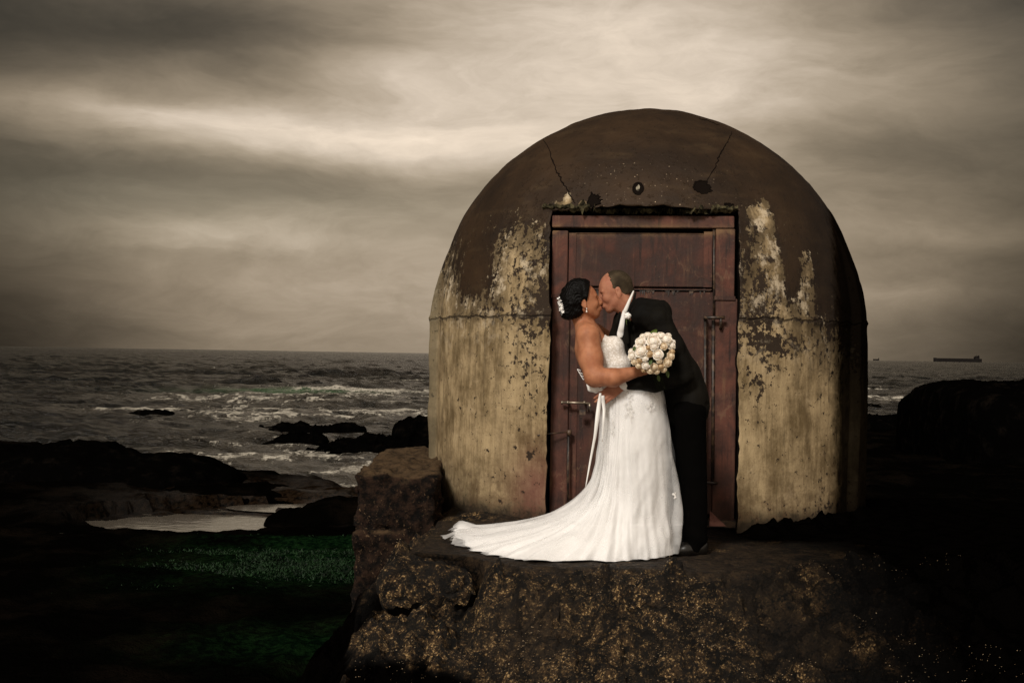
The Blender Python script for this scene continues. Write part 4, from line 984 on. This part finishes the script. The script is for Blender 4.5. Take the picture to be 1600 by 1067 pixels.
for i in range(4): s.chain([Q(903+i*3.0, 577+i*5, -.115-.004*i), Q(907+i*3.0, 579+i*5, -.13-.004*i)], [.0026, .0026])
s.chain([Q(902+i*3.2, 577+i*5.4, -.112) for i in range(4)], [.003]*4); small('lacing', s, M_satin, bride, .0025)
# ---------------- groom
groom = thing('person', 'man in a black suit with cropped hair bending down to kiss the bride', 'person', (Q(1085, 860).x, 7.45, 0))
HG = Head(Q(961, 455, .015), R(180), R(-15), 1.02)
s = SDF(.03); head_sdf(s, HG)
s.cone(Q(971, 468, .01), Q(990, 492, .01), .060, .066, .03); s.ell(Q(975, 476, .01), (.055, .055, .05), k=.03)
s.cone(Q(1002, 497, -.12), Q(1006, 498, .14), .05, .05, .03); s.ell(Q(1022, 525, .01), (.095, .145, .13), k=.04); s.ell(Q(1055, 575, .01), (.09, .13, .13), k=.04); s.ell(Q(1074, 625, .01), (.09, .13, .11), k=.04)
for q, f_ in ((-.10, 0), (.10, 16)): s.cone(Q(1076-f_*.5, 640, q*.8), Q(1084-f_, 745, q), .070, .055); s.cone(Q(1084-f_, 745, q), Q(1088-f_, 842, q), .055, .036)
SH, EL, WR = Q(1030, 502, -.19), Q(1068, 588, -.20), Q(972, 601, -.185)
s.cone(SH, EL, .048, .040, .02); s.cone(EL, WR, .040, .029, .02); hand(s, Q(969, 602, -.185), (-.80, -.10, -.62), (.05, .95, 0), [.12, .18, .22, .28], 1.0, -1)
s.cone(Q(1004, 500, .2), Q(965, 560, .27), .05, .042, .03); s.cone(Q(965, 560, .27), Q(945, 575, .20), .04, .028, .02); hand(s, Q(943, 576, .20), (-.6, -.5, .1), (.2, -.9, 0), .3, .9, 1)
gb = sdf_obj('body', s, .0045, M_sking, groom, None, 1); face_bits(HG, groom, gb, False)
def hp(g, D):
    l = (g-HG.c)@HG.R/HG.sc
    line = np.maximum(l[..., 0]-(.034+.28*(l[..., 2]-.02)), -(l[..., 2]+.052-.35*np.clip(-(l[..., 0]+.02), -.05, .05)))
    tem = np.maximum(l[..., 0]-.030, -l[..., 2]-.005)
    front = l[..., 0]-(.016+.12*np.clip(l[..., 2]-.09, 0, .06)+.006*fbm(l*160, 3, 12))
    low = -(l[..., 2]+.035)+.9*np.clip(l[..., 0]+.045, 0, 1)
    return np.maximum(np.maximum(D, front), low)
s = SDF(.02); s.ell(HG(-.012, 0, .032), np.array((.1005, .0785, .0915))*HG.sc, HG.R); s.ell(HG(-.055, 0, -.02), np.array((.055, .062, .05))*HG.sc, HG.R)
s.ell(HG(-.012, .088, -.008), (.026, .02, .034), HG.R, .004, True); s.ell(HG(-.012, -.088, -.008), (.026, .02, .034), HG.R, .004, True)
small('hair', s, M_hairg, groom, .003, hp)
# jacket
def jp(g, D):
    q = g*np.array([7, 7, 7]); D = D+.0065*ridged(q, 3, 81)+.004*np.sin(g[..., 2]*34+g[..., 0]*22+fbm(g*4, 2, 83)*2)*np.exp(-((g[..., 0]-EL.x)/.12)**2-((g[..., 2]-EL.z)/.13)**2)
    hz = Q(1080, 668).z
    D = np.maximum(D, hz-g[..., 2])
    # open front: a V showing the shirt, below the collar line
    return D
s = SDF(.035)
s.cone(Q(1003, 492, -.14), Q(1007, 494, .14), .070, .070, .04); s.ell(Q(1022, 523, .01), (.135, .185, .165), k=.05); s.ell(Q(1040, 555, .01), (.135, .175, .15), k=.05)
s.ell(Q(1064, 590, .01), (.125, .17, .15), k=.05); s.ell(Q(1076, 630, .01), (.128, .185, .18), k=.05); s.ell(Q(1058, 632, .08), (.12, .11, .16), k=.05); s.ell(Q(1018, 488, .01), (.085, .12, .07), k=.04)
s.ell(Q(1028, 500, -.17), (.085, .075, .085), k=.03); s.cone(SH, Q(1053, 545, -.21), .078, .068, .03); s.cone(Q(1053, 545, -.21), EL, .068, .060, .02); s.cone(EL, Q(1022, 597, -.20), .060, .053, .02); s.cone(Q(1022, 597, -.20), Q(979, 599, -.185), .053, .043, .02)
s.cone(Q(1004, 500, .18), Q(965, 560, .27), .075, .062, .03); s.cone(Q(965, 560, .27), Q(950, 571, .22), .06, .045, .02)
for q in (-.09, .09): s.cone(Q(1001, 480, q), Q(1030, 489, q), .062, .082, .03)
s.cone(Q(980, 500, .05), Q(975, 530, .02), .085, .09, .04); s.cone(Q(975, 530, .02), Q(1000, 575, .0), .09, .11, .04)
jacket = small('jacket', s, M_suit, groom, .006, jp)
s = SDF(.03); s.cone(Q(988, 490, .01), Q(984, 512, .02), .050, .045, .03); s.cone(Q(984, 512, .02), Q(1000, 545, .03), .045, .05, .03)
small('shirt', s, M_shirt, groom, .005)
# collar standing round the neck, the shirt front below it
def sheet(name, rows, mat, par, th=.004):
    r0 = np.array([[tuple(p) for p in r] for r in rows]); nu, nv = r0.shape[:2]; bk_ = r0+np.array([0, th, 0]); o = mesh(name, np.concatenate([r0.reshape(-1, 3), bk_.reshape(-1, 3)]), np.concatenate([grid_faces(nu, nv), grid_faces(nu, nv)[:, ::-1]+nu*nv]), mat)
    return keep(o, par)
def surf(o, px, py, off=0.0, dflt=-.1):
    m_ = o.data; Mw = o.matrix_parent_inverse; key = o.name
    if key not in _bv: _bv[key] = _B.FromPolygons([v.co for v in m_.vertices], [tuple(p_.vertices) for p_ in m_.polygons])
    e_ = Vector((0, 0, CAMZ)); t_ = (P(px, py, 7)-e_).normalized(); h = _bv[key].ray_cast(e_, t_)
    return h[0]-t_*off if h[0] and h[0].y < 7.7 else Q(px, py, dflt)
_bv = {}
def strip(name, rows, mat, off, n_=5):
    """rows of (centre px, py, half width px): a band of cloth lying on the jacket"""
    v_ = []; t = np.linspace(0, len(rows)-1, 22); A = np.array(rows, float); ix = np.arange(len(rows))
    cx2, cy2, hw = [np.interp(t, ix, A[:, i]) for i in range(3)]
    for a_, b_, w_ in zip(cx2, cy2, hw):
        for u_ in np.linspace(-1, 1, n_): 
            p_ = surf(jacket, a_+u_*w_, b_+u_*w_*.25, off); v_.append((p_.x, p_.y-.004*(1-u_*u_), p_.z))
    V_ = np.array(v_).reshape(22, n_, 3); V_[:, :, 1] = np.minimum(V_[:, :, 1], np.median(V_[:, :, 1], axis=1)[:, None]+.02)
    for _ in range(3): V_[1:-1, :, 1] = (V_[:-2, :, 1]+V_[2:, :, 1]+V_[1:-1, :, 1])/3
    F1 = grid_faces(22, n_); V2 = V_+np.array([0, .012, 0])
    return keep(mesh(name, np.concatenate([V_.reshape(-1, 3), V2.reshape(-1, 3)]), np.concatenate([F1, F1[:, ::-1]+22*n_]), mat), groom)
def band(name, rows, mat, off, thin=.35):
    """centre px, py, half width px: a flattened band of cloth following the chest"""
    s_ = SDF(.006); t = np.linspace(0, len(rows)-1, 26); A = np.array(rows, float); ix = np.arange(len(rows)); cx2, cy2, hw, dp = [np.interp(t, ix, A[:, i]) for i in range(4)]
    yy = np.array([min(surf(jacket, a_, b_, 0, .0).y-7.45, d_) if d_ > -1 else 0 for a_, b_, d_ in zip(cx2, cy2, dp)])
    for _ in range(6): yy[1:-1] = (yy[:-2]+yy[2:]+yy[1:-1])/3
    for a_, b_, w_, y_ in zip(cx2, cy2, hw, yy): s_.ell(Q(a_, b_, y_-off), (w_*PX*.8, .008, w_*PX*.9))
    return small(name, s_, mat, groom, .003)
band('collar', [(989.8, 455, 1.2, -.03), (987, 462, 1.9, -.06), (983.5, 470, 2.5, -.075), (980, 479, 3.2, -.08), (976.5, 487, 3.6, -.08)], M_shirt, .012)
band('tie', [(976, 486, 3.2, -.08), (974.5, 494, 4.4, -.08), (972.5, 504, 5.2, -.08), (971, 512, 6.0, -.08), (969, 523, 6.0, -.04)], M_satin, .008)
band('lapel', [(969, 488, 1.6, -.08), (965.5, 497, 3.0, -.08), (964, 506, 3.4, -.08), (962.5, 516, 3.4, -.05)], M_suit, .016)
band('lapel', [(993, 458, 2, -.03), (990, 470, 3.4, -.08), (984.5, 485, 4.4, -.09), (980, 500, 4.6, -.09), (978.5, 515, 4.5, -.09), (981, 535, 4, -.09)], M_suit, .012)
s = SDF(.006); b_ = Q(980.5, 493.5, -.175); s.ell(b_, (.0215, .018, .020))
def rosep(c):
    def f(g, D):
        l = g-np.array(c); r = np.linalg.norm(l, axis=-1); a = np.arctan2(l[..., 2], l[..., 0]); return D+.0015*np.sin(a*5+r*500)
    return f
small('boutonniere', s, M_satin, groom, .002, rosep(b_))
s = SDF(.003); s.chain([Q(979, 498, -.170), Q(978.5, 503, -.168), Q(979.5, 508, -.165)], [.005, .003, .0015]); s.chain([Q(981, 498, -.170), Q(985, 502, -.17)], [.004, .0015]); M_leaf = material('leaf green', (.055, .085, .02), .6, .3); small('buttonhole_leaf', s, M_leaf, groom, .002)
s = SDF(.01); s.cone(Q(981, 599, -.185), Q(974.5, 600, -.185), .038, .037); small('cuff', s, M_shirt, groom, .003)
# trousers and shoes
def tp(g, D): return D+.004*ridged(g*np.array([6, 6, 3.5]), 3, 85)+.004*np.sin(g[..., 2]*60+g[..., 0]*20)*np.exp(-(g[..., 2]-.12)/.1)*(g[..., 2] > .03)
s = SDF(.03); s.ell(Q(1076, 632, .01), (.12, .17, .12))
for q, f_ in ((-.10, 0), (.10, 16)): s.cone(Q(1077-f_, 645, q), Q(1084-f_, 740, q), .100, .080, .015); s.cone(Q(1084-f_, 740, q), Q(1087-f_, 845, q), .078, .068, .01)
small('trousers', s, M_trous, groom, .007, tp)
for q, dx_ in ((-.10, 0), (.10, -10)):
    s = SDF(.015); h_ = Q(1096+dx_, 850, q); t_ = Q(1046+dx_, 856, q-.03); h_.z = .045; t_.z = .030; mid = h_.lerp(t_, .5); mid.z = .04
    s.cone(h_, mid, .042, .042); s.cone(mid, t_, .042, .034); s.cone(h_+Vector((0, 0, .03)), mid+Vector((0, 0, .01)), .04, .03)
    small('shoe', s, M_shoe, groom, .005, lambda g, D: np.maximum(D, .004-g[..., 2]))
# ---------------- bouquet
bq = Q(1020, 552, -.36); bouquet = thing('bouquet', 'round bouquet of cream and white roses held behind his back arm by the bride', 'bouquet', tuple(bq))
bouquet['label'] = 'round bouquet of cream and white roses held in front of the dark jacket'
def b_rose(a, b):
    return lambda: {'Base Color': mix(noise(coord(), 45, 3).ss(.35, .65), a, b)}
M_r = [material('white rose', (.8, .75, .68), .55, .3, sss=.05, build=b_rose((.82, .74, .63), (.88, .82, .74))), material('cream rose', (.75, .62, .45), .55, .3, sss=.05, build=b_rose((.66, .50, .32), (.80, .70, .54))), material('buff rose', (.5, .36, .2), .6, .3, build=b_rose((.42, .27, .13), (.66, .50, .31)))]
def rose_mesh(seed, open_=1.0):
    r_ = np.random.default_rng(seed); V_, F_ = [], []
    layers = [(2, .16, 1.15, -.1), (3, .30, 1.14, .0), (4, .46, 1.08, .10), (5, .64, .98, .22), (5, .82, .80, .40), (6, .98, .52, .60)]
    for li, (n_, rad, hgt, flare) in enumerate(layers):
        for k_ in range(n_):
            a0 = 6.283*(k_+.5*(li % 2))/n_+r_.normal()*.12; wdt = 6.283/n_*.74; b0 = len(V_); nu, nv = 7, 6
            hh = hgt*r_.uniform(.92, 1.08)
            for i in range(nu):
                for j in range(nv):
                    u_ = (i/(nu-1)-.5)*2; v_ = j/(nv-1); a = a0+u_*wdt*(.35+.65*math.sin(math.pi*min(v_*.75+.12, 1)))
                    rr = rad*(.35+.75*math.sin(v_*1.9))*(1+.10*u_*u_)+flare*.22*v_**5*open_; zz_ = hh*(v_**.9)*(1-.16*u_*u_)-.25*flare*v_**6
                    V_.append((rr*math.cos(a), rr*math.sin(a), zz_-.35))
            for i in range(nu-1):
                for j in range(nv-1): F_.append((b0+i*nv+j, b0+(i+1)*nv+j, b0+(i+1)*nv+j+1, b0+i*nv+j+1))
    n0 = len(V_)                                     # closed heart and calyx
    for i in range(6):
        for j in range(10): t = math.pi*i/5; V_.append((.78*math.sin(t)*math.cos(.628*j), .78*math.sin(t)*math.sin(.628*j), .12+.66*math.cos(t)))
    for i in range(5):
        for j in range(10): F_.append((n0+i*10+j, n0+i*10+(j+1) % 10, n0+(i+1)*10+(j+1) % 10, n0+(i+1)*10+j))
    return V_, F_
RM = []
for i in range(6):
    V_, F_ = rose_mesh(200+i, .5+.15*i); me = bpy.data.meshes.new('rose'); me.from_pydata(V_, [], F_); me.polygons.foreach_set('use_smooth', [True]*len(me.polygons)); RM.append(me)
mats_cache = {}
def rose(px, py, r, dy, kind, seed):
    key = (seed % 6, kind)
    if key not in mats_cache:
        me = RM[key[0]].copy(); me.materials.append(M_r[kind]); mats_cache[key] = me
    o = bpy.data.objects.new('rose', mats_cache[key]); COL.objects.link(o)
    p = Q(px, py, dy); out_ = (p-(bq+Vector((.0, .10, -.02)))).normalized(); out_ = (out_+Vector((0, -.35, .15))).normalized()
    M_ = Matrix.LocRotScale(p, out_.to_track_quat('Z', 'Y') @ Matrix.Rotation(seed*1.3, 3, 'Z').to_quaternion(), (r, r, r)); o.parent = bouquet
    o.matrix_basis = Matrix.Translation(-bouquet.location) @ M_
    return o
big_ = [(1021, 534, 12.5, 0), (1041, 531, 12, 0), (1001, 534, 9.5, 0), (1002, 549, 11.5, 0), (1028, 554, 9.5, 0), (988, 556, 8, 0), (1049, 540, 8.5, 0), (1009, 571, 7, 0), (1022, 541, 8, 0), (1033, 525, 8, 0), (1048, 556, 7.5, 1), (1043, 566, 8, 1), (1012, 524, 7, 0), (1004, 525, 5, 0), (994, 543, 6, 0), (1037, 541, 7, 1), (1008, 560, 5.5, 0),
        (991, 565, 6, 1), (998, 571, 6, 1), (1022, 573, 6.5, 1), (1032, 572, 6.5, 2), (1037, 577, 6, 1), (1016, 579, 6, 1), (1026, 580, 5.5, 1), (1006, 578, 5, 2), (1050, 549, 6, 2), (1015, 553, 6, 2), (1013, 543, 4.5, 2), (1030, 563, 5.5, 1), (1000, 562, 5.5, 2), (986, 549, 5.5, 0), (1052, 534, 5, 0), (1045, 524, 5.5, 0), (1023, 524, 6, 0)]
for i, (px, py, r, kd) in enumerate(big_):
    rr = math.hypot(px-1020, (py-552))/36; dy = -.36-.115*math.sqrt(max(0, 1-rr*rr*.9))+.02
    rose(px, py, r*PX*.74, dy, kd, i)
for i in range(26):      # filler buds round the sides and back of the ball
    a = rng.uniform(0, 6.28); rr = rng.uniform(.80, 1.0); rose(1020+30*rr*math.cos(a), 552+28*rr*math.sin(a), rng.uniform(4, 5.5)*PX*.85, -.37+rng.uniform(-.01, .07), int(rng.choice([0, 1, 1, 2])), i+40)
s = SDF(.01); s.ell(bq, (.098, .085, .092)); core = small('moss_core', s, material('dark foliage', (.02, .022, .010), .9, .1), bouquet, .008)
def leaf(px, py, px2, py2, w_, dy, mat=M_leaf):
    a = Q(px, py, dy); b = Q(px2, py2, dy-.01); bm = bmesh.new(); n_ = 8; rows = []
    sd_ = (b-a).cross(Vector((0, 1, 0))).normalized()
    for i in range(n_+1):
        t = i/n_; c = a.lerp(b, t); ww = w_*math.sin(math.pi*(t*.93+.05))**.8
        rows.append([bm.verts.new(c-sd_*ww+Vector((0, -.004, 0))), bm.verts.new(c+Vector((0, .003, 0))), bm.verts.new(c+sd_*ww+Vector((0, -.004, 0)))])
    for q, r_ in zip(rows, rows[1:]):
        for k_ in range(2): bm.faces.new((q[k_], q[k_+1], r_[k_+1], r_[k_]))
    o = bm_obj('leaf', bm, mat, None, True); keep(o, bouquet)
leaf(1013, 532, 1026, 514.5, .020, -.40, material('bright leaf', (.10, .15, .03), .5, .3)); leaf(1008, 530, 1017, 520, .016, -.39); leaf(993, 541, 989, 548, .010, -.43); leaf(1018, 562, 1014, 570, .010, -.46); leaf(1042, 578, 1044, 590, .010, -.36); leaf(1028, 586, 1030, 596, .010, -.35)
s = SDF(.004)
for i in range(5): s.chain([Q(1022+2*i*.6, 560, -.33), Q(1021+i*3.2, 590, -.30), Q(1027+i*3.6, 608+4*(i % 3), -.285)], [.004, .003, .002])
M_stem = material('stems', (.010, .013, .005), .9, .05); small('stem', s, M_stem, bouquet, .0028)
tag(bouquet, cat='bouquet')
